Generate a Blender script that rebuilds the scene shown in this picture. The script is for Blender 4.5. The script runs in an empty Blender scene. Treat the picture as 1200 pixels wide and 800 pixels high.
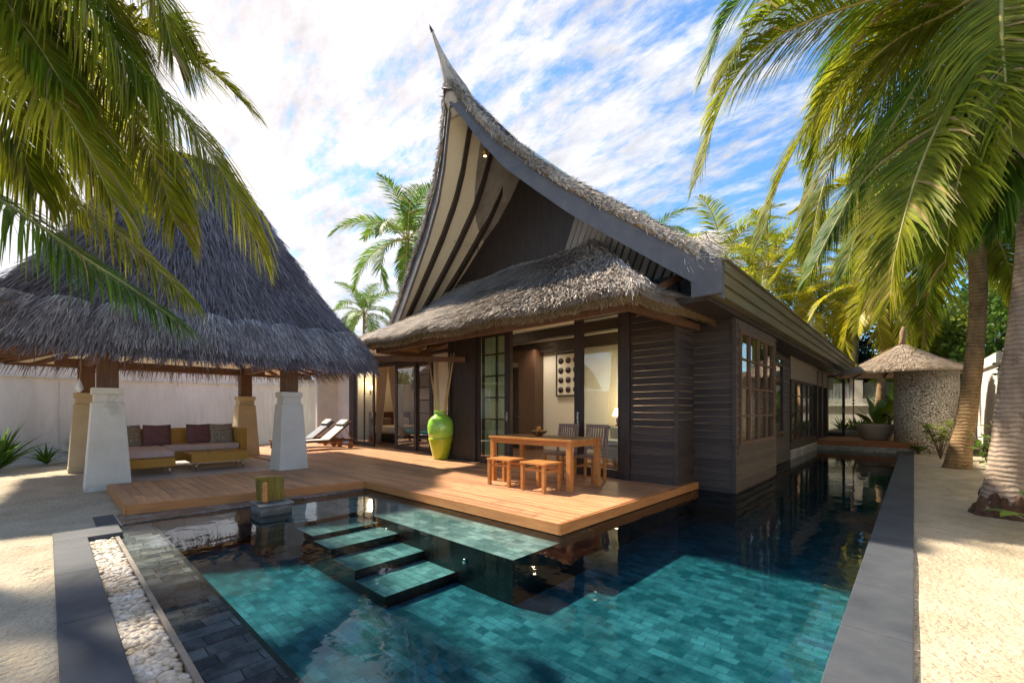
import bpy, math, random
from mathutils import Vector, Matrix, Euler
R = math.radians
sc = bpy.context.scene
# ------------------------------------------------------------------ camera
YAW = 42.9
cd = bpy.data.cameras.new('camera'); cam = bpy.data.objects.new('camera', cd); sc.collection.objects.link(cam)
cam.location = (0, 0, 1.25); cam.rotation_euler = (R(90), 0, R(YAW))
cd.sensor_width = 36; cd.lens = 36*507/1200; cd.shift_y = 81/1200; cd.clip_end = 2000; cd.clip_start = .05
sc.camera = cam
# ------------------------------------------------------------------ sky + clouds
SUN_AZ = 103.0   # degrees to the left (anticlockwise) of +Y
SUN_EL = 48.0
sd = Vector((-math.sin(R(SUN_AZ))*math.cos(R(SUN_EL)), math.cos(R(SUN_AZ))*math.cos(R(SUN_EL)), math.sin(R(SUN_EL))))
world = bpy.data.worlds.new('World'); sc.world = world; world.use_nodes = True
nt = world.node_tree; nt.nodes.clear()
def N(nt, t, **k):
    n = nt.nodes.new(t)
    for a, b in k.items(): setattr(n, a, b)
    return n
def L(nt, a, b): nt.links.new(a, b)
out = N(nt, 'ShaderNodeOutputWorld'); bg = N(nt, 'ShaderNodeBackground'); sky = N(nt, 'ShaderNodeTexSky')
sky.sky_type = 'NISHITA'; sky.sun_disc = False; sky.sun_elevation = R(SUN_EL); sky.sun_rotation = R(-SUN_AZ)
sky.altitude = 0; sky.air_density = 1.0; sky.dust_density = .4; sky.ozone_density = 3.0
bg.inputs['Strength'].default_value = .12
tc = N(nt, 'ShaderNodeTexCoord'); sp = N(nt, 'ShaderNodeSeparateXYZ'); L(nt, tc.outputs['Generated'], sp.inputs[0])
def math_(nt, op, a=None, b=None, av=None, bv=None, clamp=False):
    m = N(nt, 'ShaderNodeMath', operation=op); m.use_clamp = clamp
    if a is not None: L(nt, a, m.inputs[0])
    elif av is not None: m.inputs[0].default_value = av
    if b is not None: L(nt, b, m.inputs[1])
    elif bv is not None: m.inputs[1].default_value = bv
    return m.outputs[0]
zz = math_(nt, 'ADD', math_(nt, 'MAXIMUM', sp.outputs[2], bv=0), bv=.16)
cx = math_(nt, 'DIVIDE', sp.outputs[0], zz); cy = math_(nt, 'DIVIDE', sp.outputs[1], zz)
cb = N(nt, 'ShaderNodeCombineXYZ'); L(nt, cx, cb.inputs[0]); L(nt, cy, cb.inputs[1])
mp = N(nt, 'ShaderNodeMapping'); L(nt, cb.outputs[0], mp.inputs[0]); mp.inputs['Rotation'].default_value = (0, 0, R(35)); mp.inputs['Scale'].default_value = (.9, 1.9, 1)
mp.inputs['Location'].default_value = (3.3, 1.7, 0)
n1 = N(nt, 'ShaderNodeTexNoise'); L(nt, mp.outputs[0], n1.inputs['Vector']); n1.inputs['Scale'].default_value = .75; n1.inputs['Detail'].default_value = 3; n1.inputs['Roughness'].default_value = .5
n2 = N(nt, 'ShaderNodeTexNoise'); L(nt, mp.outputs[0], n2.inputs['Vector']); n2.inputs['Scale'].default_value = 6.5; n2.inputs['Detail'].default_value = 8; n2.inputs['Roughness'].default_value = .66; n2.inputs['Distortion'].default_value = .15
# more cloud towards the sun's side
side = math_(nt, 'MULTIPLY_ADD', sp.outputs[0], bv=-.50); side.node.inputs[2].default_value = -.06
mix = math_(nt, 'ADD', math_(nt, 'MULTIPLY', n1.outputs[0], bv=.85), math_(nt, 'MULTIPLY', n2.outputs[0], bv=1.15))
mix = math_(nt, 'ADD', mix, side)
cr = N(nt, 'ShaderNodeMapRange'); L(nt, mix, cr.inputs[0]); cr.inputs[1].default_value = .93; cr.inputs[2].default_value = 1.30; cr.interpolation_type = 'SMOOTHSTEP'
dotn = N(nt, 'ShaderNodeVectorMath', operation='DOT_PRODUCT'); L(nt, tc.outputs['Generated'], dotn.inputs[0]); dotn.inputs[1].default_value = tuple(sd)
glow = math_(nt, 'POWER', math_(nt, 'MAXIMUM', dotn.outputs['Value'], bv=0), bv=2.5)
cc = N(nt, 'ShaderNodeMix', data_type='RGBA'); L(nt, glow, cc.inputs[0]); cc.inputs[6].default_value = (2.1, 2.17, 2.3, 1); cc.inputs[7].default_value = (3.1, 2.75, 2.55, 1)
cm = N(nt, 'ShaderNodeMix', data_type='RGBA')
n5 = N(nt, 'ShaderNodeTexNoise'); L(nt, mp.outputs[0], n5.inputs['Vector']); n5.inputs['Scale'].default_value = 3.2; n5.inputs['Detail'].default_value = 9; n5.inputs['Roughness'].default_value = .7
m5 = N(nt, 'ShaderNodeMapRange'); L(nt, n5.outputs[0], m5.inputs[0]); m5.inputs[1].default_value = .35; m5.inputs[2].default_value = .65; m5.inputs[3].default_value = .66; m5.inputs[4].default_value = 1.08
v5 = N(nt, 'ShaderNodeVectorMath', operation='SCALE'); L(nt, cc.outputs[2], v5.inputs[0]); L(nt, m5.outputs[0], v5.inputs[3])
L(nt, math_(nt, 'MULTIPLY', cr.outputs[0], bv=.93), cm.inputs[0]); st_ = N(nt, 'ShaderNodeMix', data_type='RGBA', blend_type='MULTIPLY'); st_.inputs[0].default_value = 1; st_.inputs[7].default_value = (.36, .52, .61, 1); L(nt, sky.outputs[0], st_.inputs[6]); L(nt, st_.outputs[2], cm.inputs[6]); L(nt, v5.outputs[0], cm.inputs[7])
L(nt, cm.outputs[2], bg.inputs[0]); L(nt, bg.outputs[0], out.inputs[0])
# ------------------------------------------------------------------ sun
sl = bpy.data.lights.new('sun', 'SUN'); sun = bpy.data.objects.new('sun', sl); sc.collection.objects.link(sun)
sl.energy = 2.4; sl.angle = R(2.0); sl.color = (1, .88, .7)
sun.rotation_euler = sd.to_track_quat('Z', 'Y').to_euler(); sun.location = (-20, 0, 30)
sc.view_settings.view_transform = 'Standard'; sc.view_settings.look = 'None'; sc.view_settings.gamma = 1
sc.view_settings.exposure = 2.0
sc.cycles.max_bounces = 10; sc.cycles.transparent_max_bounces = 24

# ================================================================== helpers
rnd = random.Random(7)
class MB:
    def __init__(s): s.v = []; s.f = []; s.m = []; s.r = []; s.mi = 0; s.rv = .5; s.smooth = False; s.sm = []
    def add(s, vs, fs):
        o = len(s.v); s.v += [tuple(v) for v in vs]
        for f in fs: s.f.append(tuple(i+o for i in f)); s.m.append(s.mi); s.r.append(s.rv); s.sm.append(s.smooth)
    def hexa(s, p):   # 8 points: bottom 4 (ccw), top 4
        s.add(p, [(3, 2, 1, 0), (4, 5, 6, 7), (0, 1, 5, 4), (1, 2, 6, 5), (2, 3, 7, 6), (3, 0, 4, 7)])
    def box(s, x0, x1, y0, y1, z0, z1, M=None):
        p = [Vector(q) for q in ((x0, y0, z0), (x1, y0, z0), (x1, y1, z0), (x0, y1, z0), (x0, y0, z1), (x1, y0, z1), (x1, y1, z1), (x0, y1, z1))]
        if M: p = [M @ q for q in p]
        s.hexa(p)
    def bar(s, a, b, w, h, up=(0, 0, 1)):   # rectangular beam from a to b
        a = Vector(a); b = Vector(b); t = (b-a).normalized(); u = Vector(up); sdv = t.cross(u)
        if sdv.length < 1e-4: sdv = t.cross(Vector((1, 0, 0)))
        sdv.normalize(); u = sdv.cross(t)
        q = [(-1, -1), (1, -1), (1, 1), (-1, 1)]
        P = [a+sdv*i*w/2+u*j*h/2 for i, j in q]+[b+sdv*i*w/2+u*j*h/2 for i, j in q]
        s.hexa(P)
    def quad(s, a, b, c, d): s.add([a, b, c, d], [(0, 1, 2, 3)])
    def tube(s, pts, rad, n=8, cap=True):
        pts = [Vector(p) for p in pts]; vs = []; fs = []
        if not hasattr(rad, '__len__'): rad = [rad]*len(pts)
        pt = None
        for i, p in enumerate(pts):
            t = (pts[min(i+1, len(pts)-1)]-pts[max(i-1, 0)]).normalized()
            if pt is None:
                a = t.orthogonal().normalized()
            else:
                a = (pt-t*pt.dot(t)).normalized()
            pt = a; b = t.cross(a)
            for k in range(n):
                an = 2*math.pi*k/n; vs.append(p+(a*math.cos(an)+b*math.sin(an))*rad[i])
        for i in range(len(pts)-1):
            for k in range(n):
                k2 = (k+1) % n; fs.append((i*n+k, i*n+k2, (i+1)*n+k2, (i+1)*n+k))
        if cap: fs.append(tuple(range(n-1, -1, -1))); fs.append(tuple((len(pts)-1)*n+k for k in range(n)))
        o = s.smooth; s.smooth = True; s.add(vs, fs); s.smooth = o
    def lathe(s, prof, n=24, c=(0, 0, 0), sq=1, smooth=True):
        vs = []; fs = []
        for r, z in prof:
            for k in range(n):
                a = 2*math.pi*k/n; vs.append((c[0]+r*math.cos(a), c[1]+r*math.sin(a)*sq, c[2]+z))
        for i in range(len(prof)-1):
            for k in range(n):
                k2 = (k+1) % n; fs.append((i*n+k, i*n+k2, (i+1)*n+k2, (i+1)*n+k))
        fs.append(tuple(range(n-1, -1, -1))); fs.append(tuple((len(prof)-1)*n+k for k in range(n)))
        o = s.smooth; s.smooth = smooth; s.add(vs, fs); s.smooth = o
    def grid(s, fn, nu, nv):
        vs = [fn(i/nu, j/nv) for j in range(nv+1) for i in range(nu+1)]
        fs = [(j*(nu+1)+i, j*(nu+1)+i+1, (j+1)*(nu+1)+i+1, (j+1)*(nu+1)+i) for j in range(nv) for i in range(nu)]
        s.add(vs, fs)
    def build(s, name, mat, parent=None, off=None):
        me = bpy.data.meshes.new(name)
        if off is None: off = rootloc(parent)
        vs = [(v[0]-off[0], v[1]-off[1], v[2]-off[2]) for v in s.v]
        me.from_pydata(vs, [], s.f)
        for m in (mat if isinstance(mat, (list, tuple)) else [mat]): me.materials.append(m)
        me.polygons.foreach_set('material_index', s.m)
        me.polygons.foreach_set('use_smooth', s.sm)
        at = me.attributes.new('rnd', 'FLOAT', 'FACE'); at.data.foreach_set('value', s.r)
        me.update()
        o = bpy.data.objects.new(name, me); sc.collection.objects.link(o)
        if parent: o.parent = parent
        return o
def rootloc(o):
    if o is None: return (0, 0, 0)
    while o.parent: o = o.parent
    return tuple(o.location)
def tag(o, label=None, cat=None, group=None, kind=None):
    if label: o['label'] = label
    if cat: o['category'] = cat
    if group: o['group'] = group
    if kind: o['kind'] = kind
    return o
def thing(name, loc, label, cat, group=None, rz=0):
    o = bpy.data.objects.new(name, None); sc.collection.objects.link(o); o.location = loc; o.rotation_euler = (0, 0, rz)
    o.empty_display_size = .1
    return tag(o, label, cat, group)
def copy_tree(o, parent=None):
    kids = list(o.children)
    c = o.copy(); sc.collection.objects.link(c)
    if parent: c.parent = parent
    for k in kids: copy_tree(k, c)
    return c
def bevel(o, w=.008, seg=2):
    m = o.modifiers.new('bevel', 'BEVEL'); m.width = w; m.segments = seg; m.limit_method = 'ANGLE'; return o
# ------------------------------------------------------------------ materials
MT = {}
def material(name, c1, c2=None, rough=.8, scale=4.0, stretch=(1, 1, 1), bump=0, bscale=30, spec=.5, rv=0.0, rvs=1.0, det=6, metal=0, coat=0, trans=0, dark=None, bdist=.02):
    """noise-mixed base colour c1..c2, per-face 'rnd' variation rv, bump"""
    m = bpy.data.materials.new(name); m.use_nodes = True; t = m.node_tree; t.nodes.clear()
    o = N(t, 'ShaderNodeOutputMaterial'); p = N(t, 'ShaderNodeBsdfPrincipled')
    p.inputs['Roughness'].default_value = rough; p.inputs['Metallic'].default_value = metal
    p.inputs['Specular IOR Level'].default_value = spec; p.inputs['Coat Weight'].default_value = coat
    co = N(t, 'ShaderNodeTexCoord'); mpn = N(t, 'ShaderNodeMapping'); mpn.inputs['Scale'].default_value = stretch
    L(t, co.outputs['Object'], mpn.inputs[0])
    nn = N(t, 'ShaderNodeTexNoise'); nn.inputs['Scale'].default_value = scale; nn.inputs['Detail'].default_value = det; nn.inputs['Roughness'].default_value = .65
    L(t, mpn.outputs[0], nn.inputs['Vector'])
    c2 = c2 or c1
    ramp = N(t, 'ShaderNodeValToRGB'); ramp.color_ramp.elements[0].position = .33; ramp.color_ramp.elements[1].position = .67
    ramp.color_ramp.elements[0].color = (*c1, 1); ramp.color_ramp.elements[1].color = (*c2, 1)
    L(t, nn.outputs[0], ramp.inputs[0]); col = ramp.outputs[0]
    if rv:
        at = N(t, 'ShaderNodeAttribute'); at.attribute_name = 'rnd'
        mr = N(t, 'ShaderNodeMapRange'); L(t, at.outputs['Fac'], mr.inputs[0]); mr.inputs[3].default_value = 1-rv; mr.inputs[4].default_value = 1+rv*rvs
        mu = N(t, 'ShaderNodeVectorMath', operation='SCALE'); L(t, col, mu.inputs[0]); L(t, mr.outputs[0], mu.inputs[3]); col = mu.outputs[0]
    L(t, col, p.inputs['Base Color'])
    sh = p.outputs[0]
    if trans:
        tr = N(t, 'ShaderNodeBsdfTranslucent'); L(t, col, tr.inputs[0]); mx = N(t, 'ShaderNodeMixShader'); mx.inputs[0].default_value = trans
        L(t, sh, mx.inputs[1]); L(t, tr.outputs[0], mx.inputs[2]); sh = mx.outputs[0]
    if bump:
        bn = N(t, 'ShaderNodeTexNoise'); bn.inputs['Scale'].default_value = bscale; bn.inputs['Detail'].default_value = 5; L(t, mpn.outputs[0], bn.inputs['Vector'])
        bm = N(t, 'ShaderNodeBump'); bm.inputs['Strength'].default_value = bump; bm.inputs['Distance'].default_value = bdist; L(t, bn.outputs[0], bm.inputs['Height']); L(t, bm.outputs[0], p.inputs['Normal'])
    L(t, sh, o.inputs[0]); m['p'] = 1; MT[name] = m
    return m
sand = material('sand', (.40, .325, .22), (.56, .475, .35), rough=.95, scale=2.2, bump=.9, bscale=26, det=12, bdist=.05)
def add_specks(m, scale, col, thr, amt=.7):
    t = m.node_tree; p = [n for n in t.nodes if n.type == 'BSDF_PRINCIPLED'][0]; src = p.inputs['Base Color'].links[0].from_socket
    co = [n for n in t.nodes if n.type == 'TEX_COORD'][0]
    n = N(t, 'ShaderNodeTexNoise'); n.inputs['Scale'].default_value = scale; n.inputs['Detail'].default_value = 6; n.inputs['Roughness'].default_value = .75; L(t, co.outputs['Object'], n.inputs['Vector'])
    r = N(t, 'ShaderNodeMapRange'); r.inputs[1].default_value = thr; r.inputs[2].default_value = thr+.06; r.inputs[4].default_value = amt; L(t, n.outputs[0], r.inputs[0])
    mx = N(t, 'ShaderNodeMix', data_type='RGBA'); L(t, r.outputs[0], mx.inputs[0]); L(t, src, mx.inputs[6]); mx.inputs[7].default_value = (*col, 1); L(t, mx.outputs[2], p.inputs['Base Color'])
add_specks(sand, 14, (.14, .10, .06), .66, .75)
white = material('white_plaster', (.66, .62, .54), (.78, .74, .66), rough=.85, scale=1.6, bump=.25, bscale=14)
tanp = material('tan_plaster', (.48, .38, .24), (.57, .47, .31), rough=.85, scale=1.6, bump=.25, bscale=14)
add_specks(white, 1.9, (.38, .34, .28), .62, .35)
wallm = material('rendered_wall', (.60, .57, .52), (.80, .77, .72), rough=.9, scale=1.1, stretch=(1, 1, .35), bump=.5, bscale=9, det=9)
add_specks(wallm, 3.2, (.30, .27, .24), .66, .45)
cream = material('cream_panel', (.80, .70, .50), (.86, .77, .58), rough=.7, scale=2)
inter = material('interior_wall', (.72, .66, .54), (.76, .70, .58), rough=.8, scale=1)
deckm = material('deck_wood', (.44, .19, .075), (.60, .30, .14), rough=.5, scale=2.2, stretch=(.7, 9, 9), bump=.25, bscale=14, rv=.22)
fascm = material('deck_fascia_wood', (.42, .16, .045), (.56, .24, .075), rough=.45, scale=2.0, stretch=(1, 1, 8), bump=.15, bscale=14)
add_specks(deckm, 1.6, (.20, .10, .06), .58, .45)
dark = material('dark_wood', (.030, .020, .017), (.060, .040, .032), rough=.5, scale=3, stretch=(5, 5, .7), bump=.1, bscale=20)
postm = material('brown_post_wood', (.10, .045, .022), (.17, .08, .04), rough=.6, scale=3, stretch=(6, 6, .6), bump=.3, bscale=12)
siding = material('dark_siding', (.036, .025, .021), (.075, .052, .04), rough=.55, scale=3, stretch=(.8, .8, 14), bump=.3, bscale=16, rv=.3)
siding_lit = material('bounce_lit_siding', (.06, .040, .026), (.125, .088, .058), rough=.65, scale=3, stretch=(.8, .8, 14), bump=.3, bscale=16, rv=.4)  # browner siding copy for the bay side, bounce light put into its colour
barge = material('bargeboard_paint', (.085, .08, .085), (.14, .125, .125), rough=.6, scale=2.5, stretch=(1, 1, 1), bump=.15)
fasc2 = material('gutter_fascia_paint', (.115, .09, .045), (.19, .155, .08), rough=.6, scale=1.4, stretch=(2, .3, 6), bump=.2)
greyb = material('grey_board', (.30, .27, .27), (.44, .40, .38), rough=.7, scale=3, stretch=(4, 4, .5), rv=.3)
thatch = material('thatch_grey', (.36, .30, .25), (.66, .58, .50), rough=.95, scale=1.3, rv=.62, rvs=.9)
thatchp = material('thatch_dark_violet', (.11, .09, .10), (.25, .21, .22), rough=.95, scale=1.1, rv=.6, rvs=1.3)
thatcht = material('thatch_cut_ends', (.26, .15, .055), (.42, .26, .11), rough=.95, scale=6, rv=.6)
teak = material('teak', (.42, .17, .04), (.58, .26, .07), rough=.42, scale=3, stretch=(1, 8, 8), bump=.1, bscale=20, rv=.12)
teakg = material('greyed_teak', (.22, .13, .10), (.34, .24, .20), rough=.6, scale=3, stretch=(8, 1, 8))
rattan = material('ochre_rattan', (.44, .22, .03), (.55, .30, .05), rough=.6, scale=60, bump=.5, bscale=120)
cush = material('pink_cushion_cloth', (.52, .38, .34), (.60, .46, .41), rough=.9, scale=5, bump=.2, bscale=8)
plum = material('plum_cloth', (.13, .055, .065), (.17, .08, .085), rough=.85, scale=8, bump=.3, bscale=9)
pat = material('patterned_cloth', (.12, .09, .07), (.42, .36, .28), rough=.85, scale=34, det=2, bump=.2, bscale=9)
metal = material('steel', (.6, .6, .6), rough=.25, metal=1)
coping = material('slate_coping', (.045, .052, .064), (.09, .098, .112), spec=.22, rough=.62, scale=1.6, bump=.15, bscale=25, det=10)
add_specks(coping, 9, (.30, .30, .30), .70, .55)
towel = material('turquoise_towel', (.03, .42, .46), (.05, .52, .55), rough=.95, scale=20, bump=.5, bscale=60)
canvas = material('cream_canvas', (.62, .58, .50), (.72, .68, .6), rough=.9, scale=5)
blackc = material('black_cloth', (.015, .015, .017), (.03, .03, .03), rough=.8, scale=5)
glaze_t = material('green_glaze', (.36, .74, .07), (.44, .80, .10), rough=.12, scale=3, coat=.6)
bamboo = material('bamboo_stick', (.52, .36, .17), (.62, .46, .26), rough=.6, scale=5)
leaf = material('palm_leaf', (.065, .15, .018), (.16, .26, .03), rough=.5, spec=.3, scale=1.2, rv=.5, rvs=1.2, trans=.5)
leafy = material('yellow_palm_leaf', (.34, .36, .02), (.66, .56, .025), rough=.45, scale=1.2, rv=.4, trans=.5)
leafmix = material('sunlit_palm_leaf', (.15, .22, .012), (.42, .40, .025), rough=.5, spec=.3, scale=1.0, rv=.45, trans=.58)  # yellower copy of the palm leaf, sunlight put into its colour
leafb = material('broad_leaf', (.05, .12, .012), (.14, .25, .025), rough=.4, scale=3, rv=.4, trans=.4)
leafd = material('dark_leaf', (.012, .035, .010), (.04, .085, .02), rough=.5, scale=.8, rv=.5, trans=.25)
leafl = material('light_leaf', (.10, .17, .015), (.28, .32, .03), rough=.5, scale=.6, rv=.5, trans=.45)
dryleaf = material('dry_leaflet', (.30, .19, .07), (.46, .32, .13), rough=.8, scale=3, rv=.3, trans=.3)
leafgold = material('golden_backlit_leaf', (.20, .28, .02), (.50, .44, .04), spec=.2, rough=.6, scale=.8, rv=.4, trans=.68)  # gold of the sun flare behind the fronds put into the leaf colour
rachm = material('palm_rachis', (.30, .26, .05), (.42, .34, .09), rough=.5, scale=5)
drym = material('dry_fibre', (.20, .12, .06), (.36, .24, .13), rough=.9, scale=5, rv=.4)
cocom = material('coconut', (.42, .22, .03), (.60, .34, .06), rough=.5, scale=3)
bathm = material('bath_stone', (.42, .38, .32), (.5, .46, .4), rough=.5, scale=3)
linen = material('white_linen', (.75, .72, .68), (.8, .78, .74), rough=.9, scale=5)
voile = material('voile_curtain', (.66, .58, .48), (.72, .64, .54), rough=.9, scale=5, trans=.5)
orange = material('orange_peel', (.62, .20, .02), (.7, .27, .03), rough=.4, scale=4)
bowlm = material('brown_bowl', (.08, .03, .015), (.12, .05, .02), rough=.3, scale=4)
slatm = material('olive_slat_wood', (.17, .12, .02), (.30, .22, .035), rough=.5, scale=5, rv=.3)
fencem = material('grey_fence_wood', (.20, .20, .21), (.34, .34, .35), rough=.8, scale=3, stretch=(4, 4, .6), rv=.2)
flo = material('pale_floor', (.52, .47, .42), (.62, .57, .52), rough=.6, scale=2)
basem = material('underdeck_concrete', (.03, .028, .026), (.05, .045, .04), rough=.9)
# trunk: ringed bark
def trunk_mat(name, a, b, ringscale=9):
    m = material(name, a, b, rough=.85, scale=5, stretch=(1, 1, .5), bump=.4, bscale=20)
    t = m.node_tree; p = [n for n in t.nodes if n.type == 'BSDF_PRINCIPLED'][0]; co = [n for n in t.nodes if n.type == 'TEX_COORD'][0]
    w = N(t, 'ShaderNodeTexWave', wave_type='BANDS', bands_direction='Z'); w.inputs['Scale'].default_value = ringscale; w.inputs['Distortion'].default_value = 5; w.inputs['Detail'].default_value = 4; w.inputs['Detail Scale'].default_value = 1.2
    L(t, co.outputs['Object'], w.inputs['Vector'])
    old = p.inputs['Normal'].links[0].from_node
    b2 = N(t, 'ShaderNodeBump'); b2.inputs['Strength'].default_value = .55; b2.inputs['Distance'].default_value = .02; L(t, w.outputs['Fac'], b2.inputs['Height']); L(t, old.outputs[0], b2.inputs['Normal']); L(t, b2.outputs[0], p.inputs['Normal'])
    src = p.inputs['Base Color'].links[0].from_socket
    mr = N(t, 'ShaderNodeMapRange'); L(t, w.outputs['Fac'], mr.inputs[0]); mr.inputs[3].default_value = .76; mr.inputs[4].default_value = 1.1
    sc_ = N(t, 'ShaderNodeVectorMath', operation='SCALE'); L(t, src, sc_.inputs[0]); L(t, mr.outputs[0], sc_.inputs[3]); L(t, sc_.outputs[0], p.inputs['Base Color'])
    return m
barkg = trunk_mat('grey_palm_bark', (.26, .19, .14), (.46, .36, .28), 5)
add_specks(barkg, 2.2, (.06, .045, .035), .57, .75); add_specks(barkg, 22, (.10, .07, .05), .60, .5)
barko = trunk_mat('brown_palm_bark', (.20, .12, .055), (.42, .27, .13), 4)
add_specks(barko, 3.0, (.07, .045, .025), .56, .55)
treebark = material('tree_bark', (.10, .07, .05), (.2, .15, .11), rough=.9, scale=6, bump=.5, bscale=12)
# glass
def glassm(name, tint=(.9, .95, .92), refl=1.0):
    m = bpy.data.materials.new(name); m.use_nodes = True; t = m.node_tree; t.nodes.clear()
    o = N(t, 'ShaderNodeOutputMaterial'); a = N(t, 'ShaderNodeBsdfTransparent'); a.inputs[0].default_value = (*tint, 1)
    g = N(t, 'ShaderNodeBsdfGlossy'); g.inputs['Roughness'].default_value = .01
    f = N(t, 'ShaderNodeFresnel'); f.inputs[0].default_value = 1.5
    mu = math_(t, 'MULTIPLY_ADD', f.outputs[0], bv=1.6*refl); mu.node.inputs[2].default_value = .10; mu.node.use_clamp = True
    ge = N(t, 'ShaderNodeNewGeometry'); ib = math_(t, 'SUBTRACT', None, ge.outputs['Backfacing'], av=1); mu = math_(t, 'MULTIPLY', mu, ib)
    mx = N(t, 'ShaderNodeMixShader'); L(t, mu, mx.inputs[0]); L(t, a.outputs[0], mx.inputs[1]); L(t, g.outputs[0], mx.inputs[2]); L(t, mx.outputs[0], o.inputs[0]); return m
glass = glassm('window_glass')
def emis(name, col, s):
    m = bpy.data.materials.new(name); m.use_nodes = True; t = m.node_tree; t.nodes.clear()
    o = N(t, 'ShaderNodeOutputMaterial'); e = N(t, 'ShaderNodeEmission'); e.inputs[0].default_value = (*col, 1); e.inputs[1].default_value = s; L(t, e.outputs[0], o.inputs[0]); return m
lampm = emis('lit_lamp_shade', (1, .62, .28), 2.2)
# pool tile: brick pattern, per-tile tone
def tilem(name, c1, c2, mort, bw=.30, bh=.15, rough=.35, rot=0, wall=False, seedcol=None):
    m = bpy.data.materials.new(name); m.use_nodes = True; t = m.node_tree; t.nodes.clear()
    o = N(t, 'ShaderNodeOutputMaterial'); p = N(t, 'ShaderNodeBsdfPrincipled'); p.inputs['Roughness'].default_value = rough
    co = N(t, 'ShaderNodeTexCoord'); mpn = N(t, 'ShaderNodeMapping'); L(t, co.outputs['Object'], mpn.inputs[0]); mpn.inputs['Rotation'].default_value = (0, 0, R(rot))
    if wall: mpn.inputs['Rotation'].default_value = (R(90), 0, 0)
    br = N(t, 'ShaderNodeTexBrick'); wv = N(t, 'ShaderNodeTexNoise'); wv.inputs['Scale'].default_value = 1.7; wv.inputs['Detail'].default_value = 2; L(t, mpn.outputs[0], wv.inputs['Vector']); wm = N(t, 'ShaderNodeVectorMath', operation='MULTIPLY_ADD'); L(t, wv.outputs['Color'], wm.inputs[0]); wm.inputs[1].default_value = (.09, .09, .0); L(t, mpn.outputs[0], wm.inputs[2]); L(t, wm.outputs[0], br.inputs['Vector']); br.inputs['Scale'].default_value = 1; br.inputs['Brick Width'].default_value = bw; br.inputs['Row Height'].default_value = bh
    br.inputs['Mortar Size'].default_value = .004; br.inputs['Color1'].default_value = (0, 0, 0, 1); br.inputs['Color2'].default_value = (1, 1, 1, 1); br.inputs['Mortar'].default_value = (.3, .3, .3, 1); br.inputs['Bias'].default_value = 0; br.squash = .65; br.squash_frequency = 3; br.offset = .37
    nn = N(t, 'ShaderNodeTexNoise'); nn.inputs['Scale'].default_value = 7; nn.inputs['Detail'].default_value = 9; nn.inputs['Roughness'].default_value = .7; L(t, co.outputs['Object'], nn.inputs['Vector'])
    s = math_(t, 'MULTIPLY_ADD', nn.outputs[0], bv=1.8); s.node.inputs[2].default_value = -.9
    n3 = N(t, 'ShaderNodeTexNoise'); n3.inputs['Scale'].default_value = 1.3; n3.inputs['Detail'].default_value = 3; L(t, co.outputs['Object'], n3.inputs['Vector'])
    s3 = math_(t, 'MULTIPLY_ADD', n3.outputs[0], bv=1.1); s3.node.inputs[2].default_value = -.55
    s = math_(t, 'ADD', s, s3)
    a = math_(t, 'ADD', math_(t, 'MULTIPLY', br.outputs['Color'], bv=.6), s, clamp=True)
    mx = N(t, 'ShaderNodeMix', data_type='RGBA'); L(t, a, mx.inputs[0]); mx.inputs[6].default_value = (*c1, 1); mx.inputs[7].default_value = (*c2, 1)
    m2 = N(t, 'ShaderNodeMix', data_type='RGBA'); L(t, br.outputs['Fac'], m2.inputs[0]); L(t, mx.outputs[2], m2.inputs[6]); m2.inputs[7].default_value = (*mort, 1)
    L(t, m2.outputs[2], p.inputs['Base Color'])
    bm = N(t, 'ShaderNodeBump'); bm.inputs['Strength'].default_value = .3; bm.inputs['Distance'].default_value = .01; L(t, nn.outputs[0], bm.inputs['Height']); L(t, bm.outputs[0], p.inputs['Normal'])
    L(t, p.outputs[0], o.inputs[0]); return m
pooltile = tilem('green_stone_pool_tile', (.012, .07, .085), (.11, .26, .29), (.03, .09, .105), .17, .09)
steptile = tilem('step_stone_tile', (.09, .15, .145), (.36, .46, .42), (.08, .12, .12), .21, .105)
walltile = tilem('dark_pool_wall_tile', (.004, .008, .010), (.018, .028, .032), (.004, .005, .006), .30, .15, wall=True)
ledgetile = tilem('grey_ledge_tile', (.045, .05, .055), (.30, .30, .29), (.03, .03, .03), .30, .14, rough=.22, rot=90)
blockm = tilem('grey_stone_block', (.06, .065, .07), (.28, .28, .28), (.04, .04, .04), .3, .07, wall=True)
stoneb = tilem('pale_stone_course', (.22, .22, .2), (.5, .48, .44), (.06, .06, .06), .4, .1, wall=True, rough=.7)
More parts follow.
